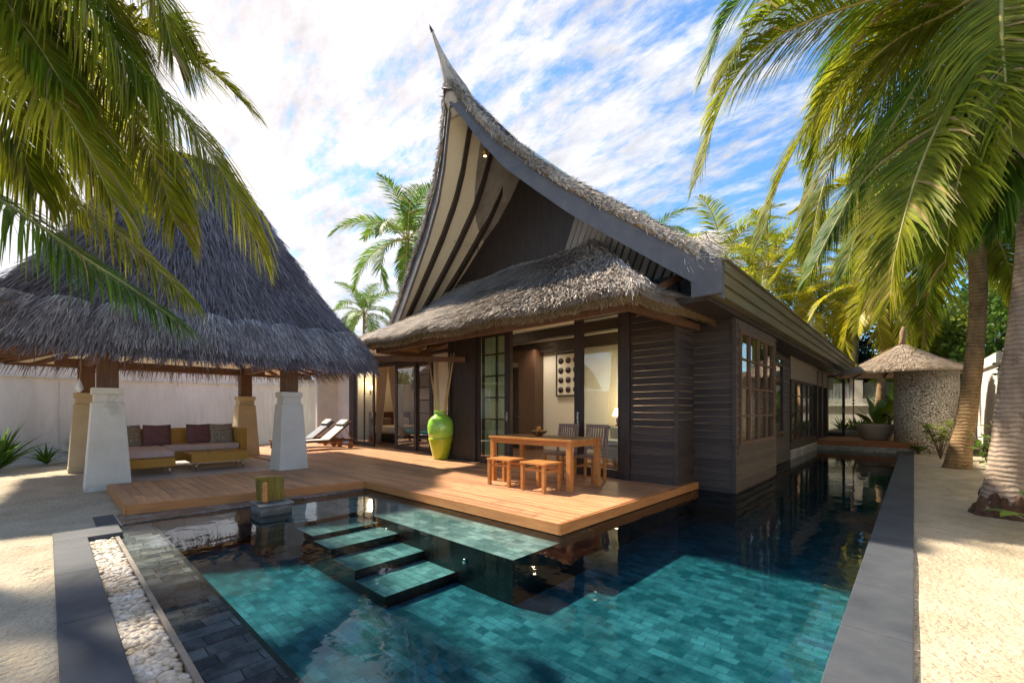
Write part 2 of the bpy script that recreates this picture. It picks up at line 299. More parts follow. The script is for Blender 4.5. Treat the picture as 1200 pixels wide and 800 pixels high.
# crackled white stone of the tower
def pebblem():
    m = bpy.data.materials.new('white_rubble_stone'); m.use_nodes = True; t = m.node_tree; t.nodes.clear()
    o = N(t, 'ShaderNodeOutputMaterial'); p = N(t, 'ShaderNodeBsdfPrincipled'); p.inputs['Roughness'].default_value = .8
    co = N(t, 'ShaderNodeTexCoord')
    v = N(t, 'ShaderNodeTexVoronoi', feature='DISTANCE_TO_EDGE'); v.inputs['Scale'].default_value = 12.5; L(t, co.outputs['Object'], v.inputs['Vector'])
    v2 = N(t, 'ShaderNodeTexVoronoi'); v2.inputs['Scale'].default_value = 12.5; L(t, co.outputs['Object'], v2.inputs['Vector'])
    r = N(t, 'ShaderNodeMapRange'); L(t, v.outputs['Distance'], r.inputs[0]); r.inputs[1].default_value = .015; r.inputs[2].default_value = .07
    hs = N(t, 'ShaderNodeSeparateColor'); L(t, v2.outputs['Color'], hs.inputs[0])
    st = N(t, 'ShaderNodeMix', data_type='RGBA'); L(t, hs.outputs[0], st.inputs[0]); st.inputs[6].default_value = (.68, .60, .48, 1); st.inputs[7].default_value = (.88, .82, .72, 1)
    mx = N(t, 'ShaderNodeMix', data_type='RGBA'); L(t, r.outputs[0], mx.inputs[0]); mx.inputs[6].default_value = (.07, .055, .04, 1); L(t, st.outputs[2], mx.inputs[7])
    L(t, mx.outputs[2], p.inputs['Base Color'])
    bm = N(t, 'ShaderNodeBump'); bm.inputs['Strength'].default_value = 1; bm.inputs['Distance'].default_value = .04; L(t, r.outputs[0], bm.inputs['Height']); L(t, bm.outputs[0], p.inputs['Normal'])
    L(t, p.outputs[0], o.inputs[0]); return m
rubble = pebblem()
pebm = material('river_pebble', (.42, .30, .17), (.76, .70, .60), rough=.55, scale=5, rv=.32, rvs=.35)
# water
def waterm():
    m = bpy.data.materials.new('pool_water'); m.use_nodes = True; t = m.node_tree; t.nodes.clear()
    o = N(t, 'ShaderNodeOutputMaterial'); a = N(t, 'ShaderNodeBsdfTransparent'); a.inputs[0].default_value = (.97, 1, 1, 1)
    g = N(t, 'ShaderNodeBsdfGlossy'); g.inputs['Roughness'].default_value = .0
    f = N(t, 'ShaderNodeFresnel'); f.inputs[0].default_value = 1.33
    co = N(t, 'ShaderNodeTexCoord'); nn = N(t, 'ShaderNodeTexNoise'); nn.inputs['Scale'].default_value = 2.6; nn.inputs['Detail'].default_value = 3; L(t, co.outputs['Object'], nn.inputs['Vector'])
    bm = N(t, 'ShaderNodeBump'); bm.inputs['Strength'].default_value = .22; bm.inputs['Distance'].default_value = .02; L(t, nn.outputs[0], bm.inputs['Height'])
    L(t, bm.outputs[0], g.inputs['Normal']); L(t, bm.outputs[0], f.inputs['Normal'])
    mx = N(t, 'ShaderNodeMixShader'); L(t, f.outputs[0], mx.inputs[0]); L(t, a.outputs[0], mx.inputs[1]); L(t, g.outputs[0], mx.inputs[2]); L(t, mx.outputs[0], o.inputs['Surface'])
    va = N(t, 'ShaderNodeVolumeAbsorption'); va.inputs['Color'].default_value = (.0, .72, .80, 1); va.inputs['Density'].default_value = .6; L(t, va.outputs[0], o.inputs['Volume'])
    return m
water = waterm()

# ================================================================== ground
WZ = -.135; GZ = -.10
mb = MB()
from mathutils import noise as mnoise
gr = random.Random(77)
dents = [(gr.uniform(.15, 1.6), gr.uniform(1, 14), gr.uniform(0, 3.14), gr.uniform(.008, .022)) for _ in range(110)]+[(gr.uniform(-13, -5), gr.uniform(-3.5, 1.2), gr.uniform(0, 3.14), gr.uniform(.008, .022)) for _ in range(130)]
def gh(x, y):
    p = Vector((x, y, 0)); h = mnoise.noise(p*.9)*.018+mnoise.noise(p*3.1)*.010+mnoise.noise(p*9)*.004
    for (a, b, t, d) in dents:
        if abs(x-a) < .2 and abs(y-b) < .2:
            dx, dy = x-a, y-b; c, s_ = math.cos(t), math.sin(t); u = (dx*c+dy*s_)/.14; v = (-dx*s_+dy*c)/.06; q = u*u+v*v
            h += -d*math.exp(-q*1.2)+d*.45*math.exp(-(q-2.2)**2)
    return h
def sandgrid(x0, x1, y0, y1, st, z=GZ-.022):
    nx, ny = max(1, int((x1-x0)/st)), max(1, int((y1-y0)/st)); mb.smooth = True
    def f(u, v):
        x, y = x0+(x1-x0)*u, y0+(y1-y0)*v; e = min(1, u*nx, v*ny, (1-u)*nx, (1-v)*ny)
        return Vector((x, y, z+gh(x, y)*e))
    mb.grid(f, nx, ny); mb.smooth = False
xs = [-300, -60, -18, -7.70, .0, 2.0, 60, 300]; ys = [-300, -60, -6, .05, 19.1, 60, 300]
for i in range(len(xs)-1):
    for j in range(len(ys)-1):
        c = (xs[i], ys[j])
        if c == (-7.70, .05): continue
        if c in ((.0, .05), (-7.70, -6), (.0, -6)): sandgrid(xs[i], xs[i+1], ys[j], ys[j+1], .06); continue
        if c in ((-18, .05),): sandgrid(-18, -7.7, .05, 5, .09); mb.quad((-18, 5, GZ-.02), (-7.7, 5, GZ-.02), (-7.7, 19.1, GZ-.02), (-18, 19.1, GZ-.02)); continue
        if c == (-18, -6): sandgrid(-18, -7.7, -6, .05, .09); continue
        mb.quad((xs[i], ys[j], GZ-.02), (xs[i+1], ys[j], GZ-.02), (xs[i+1], ys[j+1], GZ-.02), (xs[i], ys[j+1], GZ-.02))
mb.quad((-7.70, .05, GZ-.02), (-6.93, .05, GZ-.02), (-6.93, .62, GZ-.02), (-7.70, .62, GZ-.02))
tag(mb.build('sand_ground', sand), kind='structure')
# ------------------------------------------------------------------ pool
FZ = -.67
pool = thing('swimming_pool', (-3.5, 8, WZ), 'long dark tiled swimming pool wrapping the timber deck, with submerged steps', 'swimming pool')
mb = MB(); mb.quad((-7.7, .85, FZ), (-.3, .85, FZ), (-.3, 19.2, FZ), (-7.7, 19.2, FZ)); mb.build('pool_floor', pooltile, pool)
mb = MB()
mb.box(-7.9, -.30, .88, .918, FZ-.1, WZ-.035)                    # under wet ledge
mb.box(-.325, -.03, .0, 19.2, FZ-.1, GZ-.06)                   # right wall
mb.box(-7.75, -7.705, .6, 4, FZ-.1, -.13)
mb.box(-8.0, .0, 19.13, 19.3, FZ-.1, -.02)
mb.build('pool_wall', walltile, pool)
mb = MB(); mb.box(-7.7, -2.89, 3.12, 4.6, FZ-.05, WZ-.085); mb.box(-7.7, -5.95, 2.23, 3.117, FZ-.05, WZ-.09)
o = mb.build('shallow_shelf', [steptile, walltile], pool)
def topmat(o):
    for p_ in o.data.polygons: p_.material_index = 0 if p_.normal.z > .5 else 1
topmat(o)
for i, (x0, x1, z) in enumerate(((-5.95, -5.41, -.29), (-5.413, -4.92, -.345), (-4.923, -4.36, -.45), (-4.363, -3.76, -.555))):
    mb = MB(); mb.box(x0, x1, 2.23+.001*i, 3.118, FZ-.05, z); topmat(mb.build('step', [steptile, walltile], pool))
mb = MB(); mb.box(-7.70, -.34, .55, .88, FZ, WZ-.028); mb.build('wet_ledge', ledgetile, pool)
mb = MB(); mb.box(-6.45, -.33, .515, .547, -.6, WZ+.004); mb.build('overflow_kerb', material('kerb_stone', (.16, .13, .10), (.26, .22, .18), rough=.5, bump=.3), pool)
mb = MB()
y = -.2
while y < 19.0:
    y2 = min(y+.9, 19.02); mb.rv = rnd.random(); mb.box(-.34, .0, y+.003, y2-.003, GZ-.14, GZ+.012); y = y2
bevel(mb.build('coping', coping, pool), .006)
mb = MB()
x = -.34
while x > -6.44:
    x2 = max(x-1.2, -6.45); mb.box(x2+.002, x-.002, .045, .30, GZ-.14, GZ+.005); x = x2
mb.box(-6.93, -6.452, .045, .58, GZ-.14, GZ+.006)
mb.box(-7.72, -6.932, .40, .60, GZ-.14, GZ-.012)
bevel(mb.build('coping', coping, pool), .006)
mb = MB(); mb.box(-7.68, -7.05, .6, 3.9, -.6, WZ+.010); mb.build('deck_side_shelf', ledgetile, pool)
# pool lights
for (x, y, z) in ((-3.6, 3.117, -.40), (-5.2, 3.117, -.36)):
    mb = MB(); mb.lathe([(.03, 0), (.035, .01), (.02, .014)], 12); o = mb.build('pool_light', metal, pool, off=(0, 0, 0)); o.location = Vector((x, y-.002, z))-Vector(pool.location); o.rotation_euler = (R(90), 0, 0)
mb = MB(); mb.box(-7.70, -.328, .551, 19.128, FZ-.03, WZ)
w = mb.build('pool_water', water); tag(w, kind='structure')
# pebbles: many, one strip of gravel
def pebble_proto(seed):
    r = random.Random(seed); vs = []; n, m_ = 8, 5
    ax = (1, r.uniform(.65, .85), r.uniform(.42, .6)); vs.append((0, 0, -ax[2]))
    for j in range(1, m_):
        ph = -math.pi/2+math.pi*j/m_
        for i in range(n):
            a = 2*math.pi*i/n; k = 1+r.uniform(-.06, .06); vs.append((ax[0]*math.cos(a)*math.cos(ph)*k, ax[1]*math.sin(a)*math.cos(ph)*k, ax[2]*math.sin(ph)))
    vs.append((0, 0, ax[2])); fs = []
    for i in range(n): fs.append((0, 1+(i+1) % n, 1+i))
    for j in range(m_-2):
        for i in range(n): fs.append((1+j*n+i, 1+j*n+(i+1) % n, 1+(j+1)*n+(i+1) % n, 1+(j+1)*n+i))
    for i in range(n): fs.append((len(vs)-1, 1+(m_-2)*n+i, 1+(m_-2)*n+(i+1) % n))
    return vs, fs
protos = [pebble_proto(i) for i in range(7)]
mb = MB(); mb.smooth = True
for k in range(5200):
    x = rnd.uniform(-6.43, -1.0) if rnd.random() < .45 else rnd.uniform(-6.43, -1.0)
    y = rnd.uniform(.315, .50); s = rnd.uniform(.019, .038); vs, fs = protos[k % 7]
    M = Matrix.Translation((x, y, -.185+rnd.uniform(0, .035))) @ Euler((rnd.uniform(-.5, .5), rnd.uniform(-.5, .5), rnd.uniform(0, 6.3))).to_matrix().to_4x4()
    mb.rv = rnd.random(); mb.add([M @ (Vector(v)*s) for v in vs], fs)
tag(mb.build('white_pebbles', pebm), 'bed of rounded white and cream pebbles between the slate coping and pool ledge', 'pebbles', kind='stuff')
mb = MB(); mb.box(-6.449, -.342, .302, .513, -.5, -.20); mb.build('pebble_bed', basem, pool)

# ------------------------------------------------------------------ deck
mb = MB(); r = random.Random(3)
def boards(mb, y0, y1, xl, xr, w=.135, z0=-.03, z1=0):
    y = y0
    while y < y1-.02:
        yb = min(y+w-.006, y1); cuts = []; a, b = xl(y), xr(y); x = a-r.uniform(0, 2.5)
        while x < b: x += r.uniform(2.2, 3.6); cuts.append(x)
        c = [a]+[q for q in cuts if a+.3 < q < b-.3]+[None]
        for i in range(len(c)-1):
            mb.rv = r.random(); s0 = c[i]; s1 = c[i+1]
            L0, L1 = (xl(y), xl(yb)) if i == 0 else (s0+.002, s0+.002)
            R0, R1 = (xr(y), xr(yb)) if s1 is None else (s1-.002, s1-.002)
            mb.hexa([(L0, y, z0), (R0, y, z0), (R1, yb, z0), (L1, yb, z0), (L0, y, z1), (R0, y, z1), (R1, yb, z1), (L1, yb, z1)])
        y += w
xe = lambda y: -7.63+.45*(y-.70)/3.17
boards(mb, .72, 3.86, lambda y: -9.98, lambda y: xe(y)-.02)
boards(mb, 3.88, 7.16, lambda y: -17.6, lambda y: -2.885)
boards(mb, 7.165, 7.80, lambda y: -17.6, lambda y: -8.87)
bd = bevel(mb.build('timber_deck', deckm), .003, 1); tag(bd, kind='structure')
mb = MB()
def fas(a, b, ztop=-.002, zb=-.125, t=.025):
    a = Vector(a); b = Vector(b); mb.bar((a.x, a.y, (ztop+zb)/2), (b.x, b.y, (ztop+zb)/2), t, ztop-zb)
fas((-9.99, .705, 0), (xe(.705), .705, 0)); fas((xe(.70)+.004, .72, 0), (xe(3.86)+.004, 3.86, 0)); fas((xe(3.86)+.018, 3.865, 0), (-2.875, 3.865, 0)); fas((-2.868, 3.855, 0), (-2.80, 7.84, 0)); fas((-9.995, .72, 0), (-9.995, 1.0, 0))
mb.box(-2.895, -2.815, 7.10, 7.84, -.03, -.003)
tag(mb.build('deck_fascia_board', fascm), kind='structure')
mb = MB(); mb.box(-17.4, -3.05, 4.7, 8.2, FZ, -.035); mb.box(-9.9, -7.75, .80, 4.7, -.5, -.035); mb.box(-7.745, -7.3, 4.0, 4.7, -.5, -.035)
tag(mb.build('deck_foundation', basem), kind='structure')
# far timber terrace
mb = MB()
y = 19.14
while y < 24.5: mb.rv = r.random(); mb.box(-7, .02 if y < 21.2 else 1.6, y, y+.13, .16, .2); y += .136
mb.build('far_terrace', deckm)['kind'] = 'structure'
mb = MB(); mb.box(-2.9, .04, 19.08, 19.135, .02, .197); mb.build('far_terrace_fascia', material('red_fascia', (.24, .08, .025), (.34, .13, .045), rough=.5, scale=2, stretch=(1, 1, 8)))['kind'] = 'structure'
mb = MB(); mb.box(-2.78, -.0, 19.10, 19.6, -.6, .018); mb.build('terrace_plinth', stoneb)['kind'] = 'structure'

# ================================================================== thatch
def straws(mb, fn, n, rng, length=.28, w=.012, lift=.05, jit=.25, vmin=0., vmax=1., mi=0, taper=.35):
    """thin straws laid down a surface fn(u,v)->Vector, v running down the slope"""
    for _ in range(n):
        u = rng.random(); v = vmin+(vmax-vmin)*rng.random()
        p = fn(u, v); q = fn(u, min(v+.02, 1.02)); q2 = fn(min(u+.02, 1.0) if u < .97 else u-.02, v)
        d = (q-p)
        if d.length < 1e-6: continue
        d.normalize(); sdv = (q2-p)
        if sdv.length < 1e-6: continue
        if u >= .97: sdv = -sdv
        sdv.normalize(); nrm = sdv.cross(d)
        if nrm.z < 0: nrm = -nrm
        d = (d+sdv*rng.gauss(0, jit)+nrm*rng.uniform(0, lift/length*2)).normalized()
        ll = length*rng.uniform(.5, 1.3); ww = w*rng.uniform(.6, 1.5)
        sdv = d.cross(nrm).normalized(); c = p+nrm*rng.uniform(0, lift)
        mb.rv = rng.random(); mb.mi = mi; e = c+d*ll
        mb.add([c-sdv*ww/2, c+sdv*ww/2, e+sdv*ww*taper/2, e-sdv*ww*taper/2], [(0, 1, 2, 3)])
    mb.mi = 0
def patch(P00, P10, P01, P11, sag=0.0):   # top-left, top-right, eave-left, eave-right
    P00, P10, P01, P11 = map(Vector, (P00, P10, P01, P11))
    def f(u, v):
        a = P00.lerp(P10, u); b = P01.lerp(P11, u); p = a.lerp(b, v)
        return p-Vector((0, 0, sag*4*v*(1-v)*.5))
    return f
def fringe(mb, A, B, n, rng, outd, th=.22, length=.2, mi=1, w=.012):
    A = Vector(A); B = Vector(B); outd = Vector(outd).normalized(); t = (B-A).normalized()
    for _ in range(n):
        p = A.lerp(B, rng.random())-Vector((0, 0, th*rng.random()))
        d = (outd*rng.uniform(.25, 1)+Vector((0, 0, -rng.uniform(.4, 1.2)))+t*rng.gauss(0, .3)).normalized()
        ll = length*rng.uniform(.4, 1.2); ww = w*rng.uniform(.6, 1.5); mb.rv = rng.random(); mb.mi = mi
        p = p-d*ll*.5; e = p+d*ll
        mb.add([p-t*ww/2, p+t*ww/2, e+t*ww*.2, e-t*ww*.2], [(0, 1, 2, 3)])
    mb.mi = 0

# ================================================================== pavilion
PC = Vector((-12.2, 2.25, 0))
pav = thing('pavilion', (PC.x, PC.y, GZ), 'open pavilion with tall dark violet pyramid thatch on white tapered pillars', 'pavilion')
posts = [(-10.52, .74), (-9.98, 3.60), (-13.95, 3.85), (-13.85, .62)]
for k, (x, y) in enumerate(posts):
    mb = MB(); z0 = GZ-.03
    prof = [(.30, 0), (.30, .10), (.295, .11), (.215, 1.45), (.215, 1.52), (.185, 1.525), (.18, 1.66), (.21, 1.67), (.21, 1.78)]
    for (r0, a), (r1, b) in zip(prof, prof[1:]):
        mb.hexa([(x+i*r0, y+j*r0, z0+a) for i, j in ((-1, -1), (1, -1), (1, 1), (-1, 1))]+[(x+i*r1, y+j*r1, z0+max(b, a+.0005)) for i, j in ((-1, -1), (1, -1), (1, 1), (-1, 1))])
    # raised centre panel on each face
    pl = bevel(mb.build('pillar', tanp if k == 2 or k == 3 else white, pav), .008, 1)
    if k in (2, 3): pl['label'] = 'tan pillar'
    mb = MB(); mb.box(x-.14, x+.14, y-.14, y+.14, 1.65, 2.42); bevel(mb.build('post', postm, pav), .006, 1)
mb = MB()
for (a, b) in ((0, 1), (1, 2), (2, 3), (3, 0)):
    A = Vector((*posts[a], 2.33)); B = Vector((*posts[b], 2.33)); d = (B-A).normalized()*.5; mb.bar(A-d, B+d, .12, .17)
mb.build('ring_beam', postm, pav)
# roof profile: half size against height
prof = [(2.98, 2.36), (2.86, 2.62), (2.70, 2.90), (2.2, 3.72), (1.62, 4.85), (1.12, 5.85), (.78, 6.45), (.42, 6.85), (.05, 7.05)]
ROT = R(-3)
def rp(h, z, i, j):
    v = Vector((i*h*.95, j*h*1.02, 0)); v.rotate(Euler((0, 0, ROT))); return Vector((PC.x+v.x, PC.y+v.y, z))
def pv(v):   # v 0 top..1 eave -> half size, z
    s = (1-v)*(len(prof)-1); i = min(int(s), len(prof)-2); t = s-i
    return prof[i][0]*(1-t)+prof[i+1][0]*t, prof[i][1]*(1-t)+prof[i+1][1]*t
sides = [((1, -1), (1, 1)), ((1, 1), (-1, 1)), ((-1, 1), (-1, -1)), ((-1, -1), (1, -1))]
mb = MB(); rg = random.Random(11)
for si, (a, b) in enumerate(sides):
    def f(u, v, a=a, b=b):
        h, z = pv(min(max(v, 0), 1)); p = rp(h, z, *a).lerp(rp(h, z, *b), u)
        if v > 1: p.z -= (v-1)*.8
        return p
    mb.rv = .15; mb.grid(f, 12, 24)
    n = (26000, 9000, 3500, 6000)[si]
    # rows follow the area: lower rows get more
    def g(u, v, f=f): return f(u, v**.62)
    straws(mb, g, n, rg, .40, .019, .05, .13, vmax=.985)
    # scalloped skirt layer at the eave
    def sk(u, v, f=f):
        sc_ = abs(math.sin(u*math.pi*9)); p = f(u, .74+.26*v); h = Vector((p.x-PC.x, p.y-PC.y, 0)).normalized()
        return p+h*(.05+.11*sc_*(1-v*.3))+Vector((0, 0, .07*sc_*(1-v)))
    mb.rv = .3; mb.mi = 1; mb.grid(sk, 90, 5)
    straws(mb, sk, (9000, 3500, 800, 2500)[si], rg, .24, .019, .045, .16, vmax=.88, mi=1)
    h, z = pv(1); A = rp(h, z, *a); B = rp(h, z, *b); nd = (A+B)/2-Vector((PC.x, PC.y, z))
    fringe(mb, A+Vector((0, 0, .12)), B+Vector((0, 0, .12)), (7000, 3000, 500, 1800)[si], rg, nd, .10, .07, 1)
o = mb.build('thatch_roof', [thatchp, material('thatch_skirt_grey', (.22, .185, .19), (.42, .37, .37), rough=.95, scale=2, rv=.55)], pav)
mb = MB()
for a, b in sides:   # soffit panels
    h0, h1 = 2.02, 2.93
    mb.quad(rp(h1, 2.37, *a), rp(h1, 2.37, *b), rp(h0, 2.66, *b), rp(h0, 2.66, *a))
    mb.quad(rp(h0, 2.66, *a), rp(h0, 2.66, *b), rp(.1, 5.6, *b), rp(.1, 5.6, *a))
mb.build('soffit', cream, pav)
mb = MB()
for a, b in sides:
    for k in range(8):
        u = (k+.5)/8; A = rp(2.96, 2.335, *a).lerp(rp(2.96, 2.335, *b), u); B = rp(1.95, 2.64, *a).lerp(rp(1.95, 2.64, *b), u); mb.bar(A, B, .07, .10)
    mb.bar(rp(2.97, 2.34, *a), rp(2.97, 2.34, *b), .05, .08)
    mb.bar(rp(2.98, 2.35, *a), rp(.1, 5.5, *a), .10, .14)
mb.build('rafter', postm, pav)
mb = MB(); mb.box(-15.2, -10.02, 1.0, 4.6, -.25, -.035); mb.build('floor_slab', flo, pav)
# shell mobile hanging near the front pillar
sh = thing('shell_mobile', (-10.35, .38, 1.55), 'cream shell hanging on a cord by the nearest pavilion pillar', 'shell ornament')
mb = MB(); mb.tube([(-10.5, .42, 2.42), (-10.42, .40, 2.0), (-10.35, .38, 1.75)], .012, 6); mb.build('cord', drym, sh)
mb = MB(); mb.lathe([(.02, 0), (.09, .06), (.07, .12), (.03, .2), (.0, .24)], 12, (-10.35, .38, 1.56), .6); mb.build('shell', linen, sh)

# ------------------------------------------------------------------ sofa set
def rbox(mb_args, name, m, parent, w=.02): 
    mb = MB(); mb.box(*mb_args); return bevel(mb.build(name, m, parent), w, 3)
so = thing('corner_sofa', (-12.0, 2.2, -.03), 'ochre woven corner sofa with pink seat cushions under the thatched pavilion', 'sofa')
rbox((-12.95, -12.0, .85, 3.35, .13, .33), 'frame', rattan, so, .02)
rbox((-12.0, -10.92, .85, 1.78, .13, .31), 'chaise_frame', rattan, so, .02)
rbox((-13.05, -12.90, .85, 3.36, .13, .84), 'backrest', rattan, so, .02)
rbox((-12.90, -12.05, 3.22, 3.37, .13, .83), 'armrest', rattan, so, .02)
rbox((-12.88, -12.02, 1.80, 3.20, .33, .47), 'seat_cushion', cush, so, .04)
rbox((-12.88, -10.95, .88, 1.77, .315, .46), 'chaise_cushion', cush, so, .04)
for (x, y) in ((-11.02, .95), (-11.02, 1.70), (-11.9, 1.7), (-12.1, 3.25), (-12.9, 3.25), (-12.9, .95)):
    mb = MB(); mb.tube([(x, y, -.03), (x, y, .14)], .012, 8); mb.build('leg', metal, so)
def cushion(x, y, z, m, lab, rz, tilt=.35, s=.25):
    t = MB(); n = 8; t.smooth = True
    for sg in (-1, 1):
        def f(u, v):
            a = 2*u-1; b = 2*v-1; th = .075*max(0, (1-a**4)*(1-b**4))**.5; pin = 1-.07*(1-abs(a))*abs(b)**2
            return Vector((sg*th, a*s*(1-.08*(1-b*b)*0+.0), b*s*pin))
        t.grid(f, n, n)
    o = t.build('throw_cushion', m, None); o.location = (x, y, z+s*.93); o.rotation_euler = (0, -tilt, rz); tag(o, lab, 'cushion', 'throw cushions on the corner sofa'); return o
cushion(-12.68, 1.20, .46, pat, 'patterned beige cushion at the sofa left end beside the white pillar', .15)
cushion(-12.66, 1.72, .46, plum, 'plum cushion beside the patterned cushion on the left of the sofa', -.1)
cushion(-12.66, 2.52, .46, plum, 'plum cushion on the right half of the sofa, left of the patterned one', .12)
cushion(-12.64, 2.95, .46, pat, 'patterned beige cushion by the sofa armrest at the right', -.15)
ct = thing('coffee_table', (-11.35, 2.6, -.03), 'low ochre woven coffee table in front of the corner sofa', 'coffee table')
rbox((-11.72, -10.98, 2.05, 3.12, .16, .35), 'table_body', rattan, ct, .015)
for x in (-11.62, -11.08):
    for y in (2.15, 3.02): mb = MB(); mb.tube([(x, y, -.03), (x, y, .17)], .012, 8); mb.build('leg', metal, ct)
def tumbler(x, y, z, lab):
    mb = MB(); mb.lathe([(.028, 0), (.035, .10), (.033, .10), (.026, .008)], 14, (0, 0, 0)); o = mb.build('drinking_glass', glass); o.location = (x, y, z); tag(o, lab, 'glass', 'glasses on the coffee table')
tumbler(-11.3, 2.42, .351, 'left glass tumbler on the ochre coffee table'); tumbler(-11.2, 2.72, .351, 'right glass tumbler on the ochre coffee table')

# ------------------------------------------------------------------ sun loungers
def make_lounger(lab, slm):
    t = thing('sun_lounger', (0, 0, 0), lab, 'sun lounger', 'sun loungers on the deck')
    mb = MB(); mb.box(-.33, -.28, -1.0, 1.05, .24, .31); mb.box(.28, .33, -1.0, 1.05, .24, .31); mb.box(-.28, .28, -1.0, -.94, .24, .31); mb.box(-.28, .28, .99, 1.05, .24, .31)
    bevel(mb.build('frame', postm, t), .005, 1)
    mb = MB()
    mb.box(-.27, .27, -.93, .18, .27, .315); mb.build('seat_sling', slm, t)
    M = Matrix.Translation((0, .18, .29)) @ Euler((R(38), 0, 0)).to_matrix().to_4x4()
    mb = MB(); mb.box(-.27, .27, 0, .92, 0, .04, M); mb.build('backrest', slm, t)
    mb = MB(); mb.box(-.31, -.275, 0, .95, -.02, .03, M); mb.box(.275, .31, 0, .95, -.02, .03, M); mb.build('backrest_frame', postm, t)
    mb = MB(); mb.box(-.25, .25, .70, .95, .042, .11, M); p = bevel(mb.build('head_pillow', canvas, t), .025, 3)
    mb = MB(); mb.box(-.255, .255, .68, .70, .035, .10, M); mb.build('strap', blackc, p)
    mb = MB(); mb.tube([(-.28, .95, .3), (-.28, .72, .68)], .012, 6); mb.tube([(.28, .95, .3), (.28, .72, .68)], .012, 6); mb.build('prop', metal, t)
    for sx in (-1, 1):
        mb = MB(); mb.box(sx*.305-.03, sx*.305+.03, -.95, -.88, 0, .24); mb.build('leg', postm, t)
        mb = MB(); mb.lathe([(.02, -.025), (.105, -.025), (.115, 0), (.105, .025), (.02, .025)], 18, (0, 0, 0)); w_ = mb.build('wheel', teak, t); w_.location = (sx*.36, .88, .115); w_.rotation_euler = (0, R(90), 0)
    return t
l1 = make_lounger('nearer sun lounger with cream sling and raised back beside the white wall', canvas); l1.location = (-14.15, 6.05, 0); l1.rotation_euler = (0, 0, R(3))
l2 = make_lounger('farther sun lounger with grey sling, behind the cream one', material('grey_sling', (.25, .26, .29), (.32, .33, .36), rough=.9)); l2.location = (-15.3, 6.0, 0); l2.rotation_euler = (0, 0, R(-1))
for (x, y, lab) in ((-14.2, 5.35, 'rolled turquoise towel on the foot of the nearer sun lounger'), (-15.3, 5.3, 'folded turquoise towel on the foot of the farther sun lounger')):
    t = MB(); t.box(x-.22, x+.22, y-.16, y+.16, .318, .36); t.box(x-.215, x+.2, y-.155, y+.15, .362, .40); t.box(x-.2, x+.2, y-.14, y+.15, .402, .43)
    tag(bevel(t.build('folded_towel', towel), .015, 2), lab, 'towel', 'towels on the loungers')

# ================================================================== villa
V = thing('villa', (-6.2, 12, 0), 'dark timber villa with sweeping pointed thatched gable roof beside the pool', 'villa')
XR = -6.2
PR = [(0, 5.00, 7.12), (.18, 5.09, 6.88), (.56, 5.29, 6.32), (.94, 5.44, 5.86), (1.56, 5.62, 5.31), (2.11, 5.74, 4.85), (2.84, 5.92, 4.31), (3.57, 6.09, 3.78), (4.3, 6.26, 3.27)]  # half width, front Y, z (top of bargeboard)
def prp(v):
    s = v*(len(PR)-1); i = min(int(s), len(PR)-2); t = s-i; a, b = PR[i], PR[i+1]
    return [a[k]*(1-t)+b[k]*t for k in range(3)]
GW = 7.2; RB = 24.0
# main thatch (top, thick)
mb = MB(); rg = random.Random(5)
def ridge_drop(y, w): return -.9*max(0, 1-w/2.4)*min(1, max(0, (y-5.0)/4.0))    # the ridge dips behind the prow
for s in (1, -1):
    def f(u, v, s=s, lift=.30):      # u along Y, v down
        w, yf, z = prp(v); y = yf-.02+(RB-yf)*u*1.0
        TH = .22 if s > 0 else .10; edge = TH if v < .93 else TH*(1-.5*(v-.93)/.07)
        return Vector((XR+s*(w*(.955 if v > .5 else 1)), y, z+edge+ridge_drop(y, w)))
    mb.rv = .2; mb.grid(lambda u, v: f(u**2.0, v), 30, 24)
    for (n, lim) in ((9000, .10), (3500, 1.0)):
        straws(mb, lambda u, v, lim=lim: f(u*lim, v), n, rg, .2, .02, .03, .2, vmax=.97)
    # front rim: thick thatch edge
    def rim(u, v, s=s):
        w, yf, z = prp(u*.985); TH = .22 if s > 0 else .10; a = .05*math.sin(v*math.pi)
        return Vector((XR+s*(w*(.955 if u > .5 else 1)), yf-.03-a, z+TH-(TH-.05)*v))
    mb.rv = .3; mb.grid(rim, 60, 4)
    for _ in range(7000 if s > 0 else 1800):
        u = rg.random()*.985; v = rg.random(); p = rim(u, v); q = rim(min(u+.02, 1), v); d = (q-p).normalized()
        dd = (d*rg.uniform(.3, 1)+Vector((rg.gauss(0, .12), -rg.uniform(.05, .3), rg.gauss(0, .15)+.02))).normalized(); ll = rg.uniform(.05, .13); ww = .011
        sd_ = dd.cross(Vector((0, 1, .3))).normalized(); mb.rv = rg.random(); mb.mi = 1 if v > .75 and rg.random() < .35 else 0
        mb.add([p-sd_*ww, p+sd_*ww, p+dd*ll+sd_*ww*.4, p+dd*ll-sd_*ww*.4], [(0, 1, 2, 3)])
    mb.mi = 0
# ragged tuft at the right foot
for _ in range(900):
    p = Vector((rg.uniform(-2.55, -2.05), rg.uniform(6.2, 6.6), rg.uniform(3.32, 3.75))); d = Vector((rg.uniform(.1, .9), rg.uniform(-.5, .1), rg.uniform(-.9, -.1))).normalized(); ll = rg.uniform(.1, .3)
    sd_ = d.orthogonal().normalized(); mb.rv = rg.random(); mb.add([p-sd_*.007, p+sd_*.007, p+d*ll+sd_*.002, p+d*ll-sd_*.002], [(0, 1, 2, 3)])
main_roof = mb.build('main_thatch_roof', [thatch, thatcht], V)
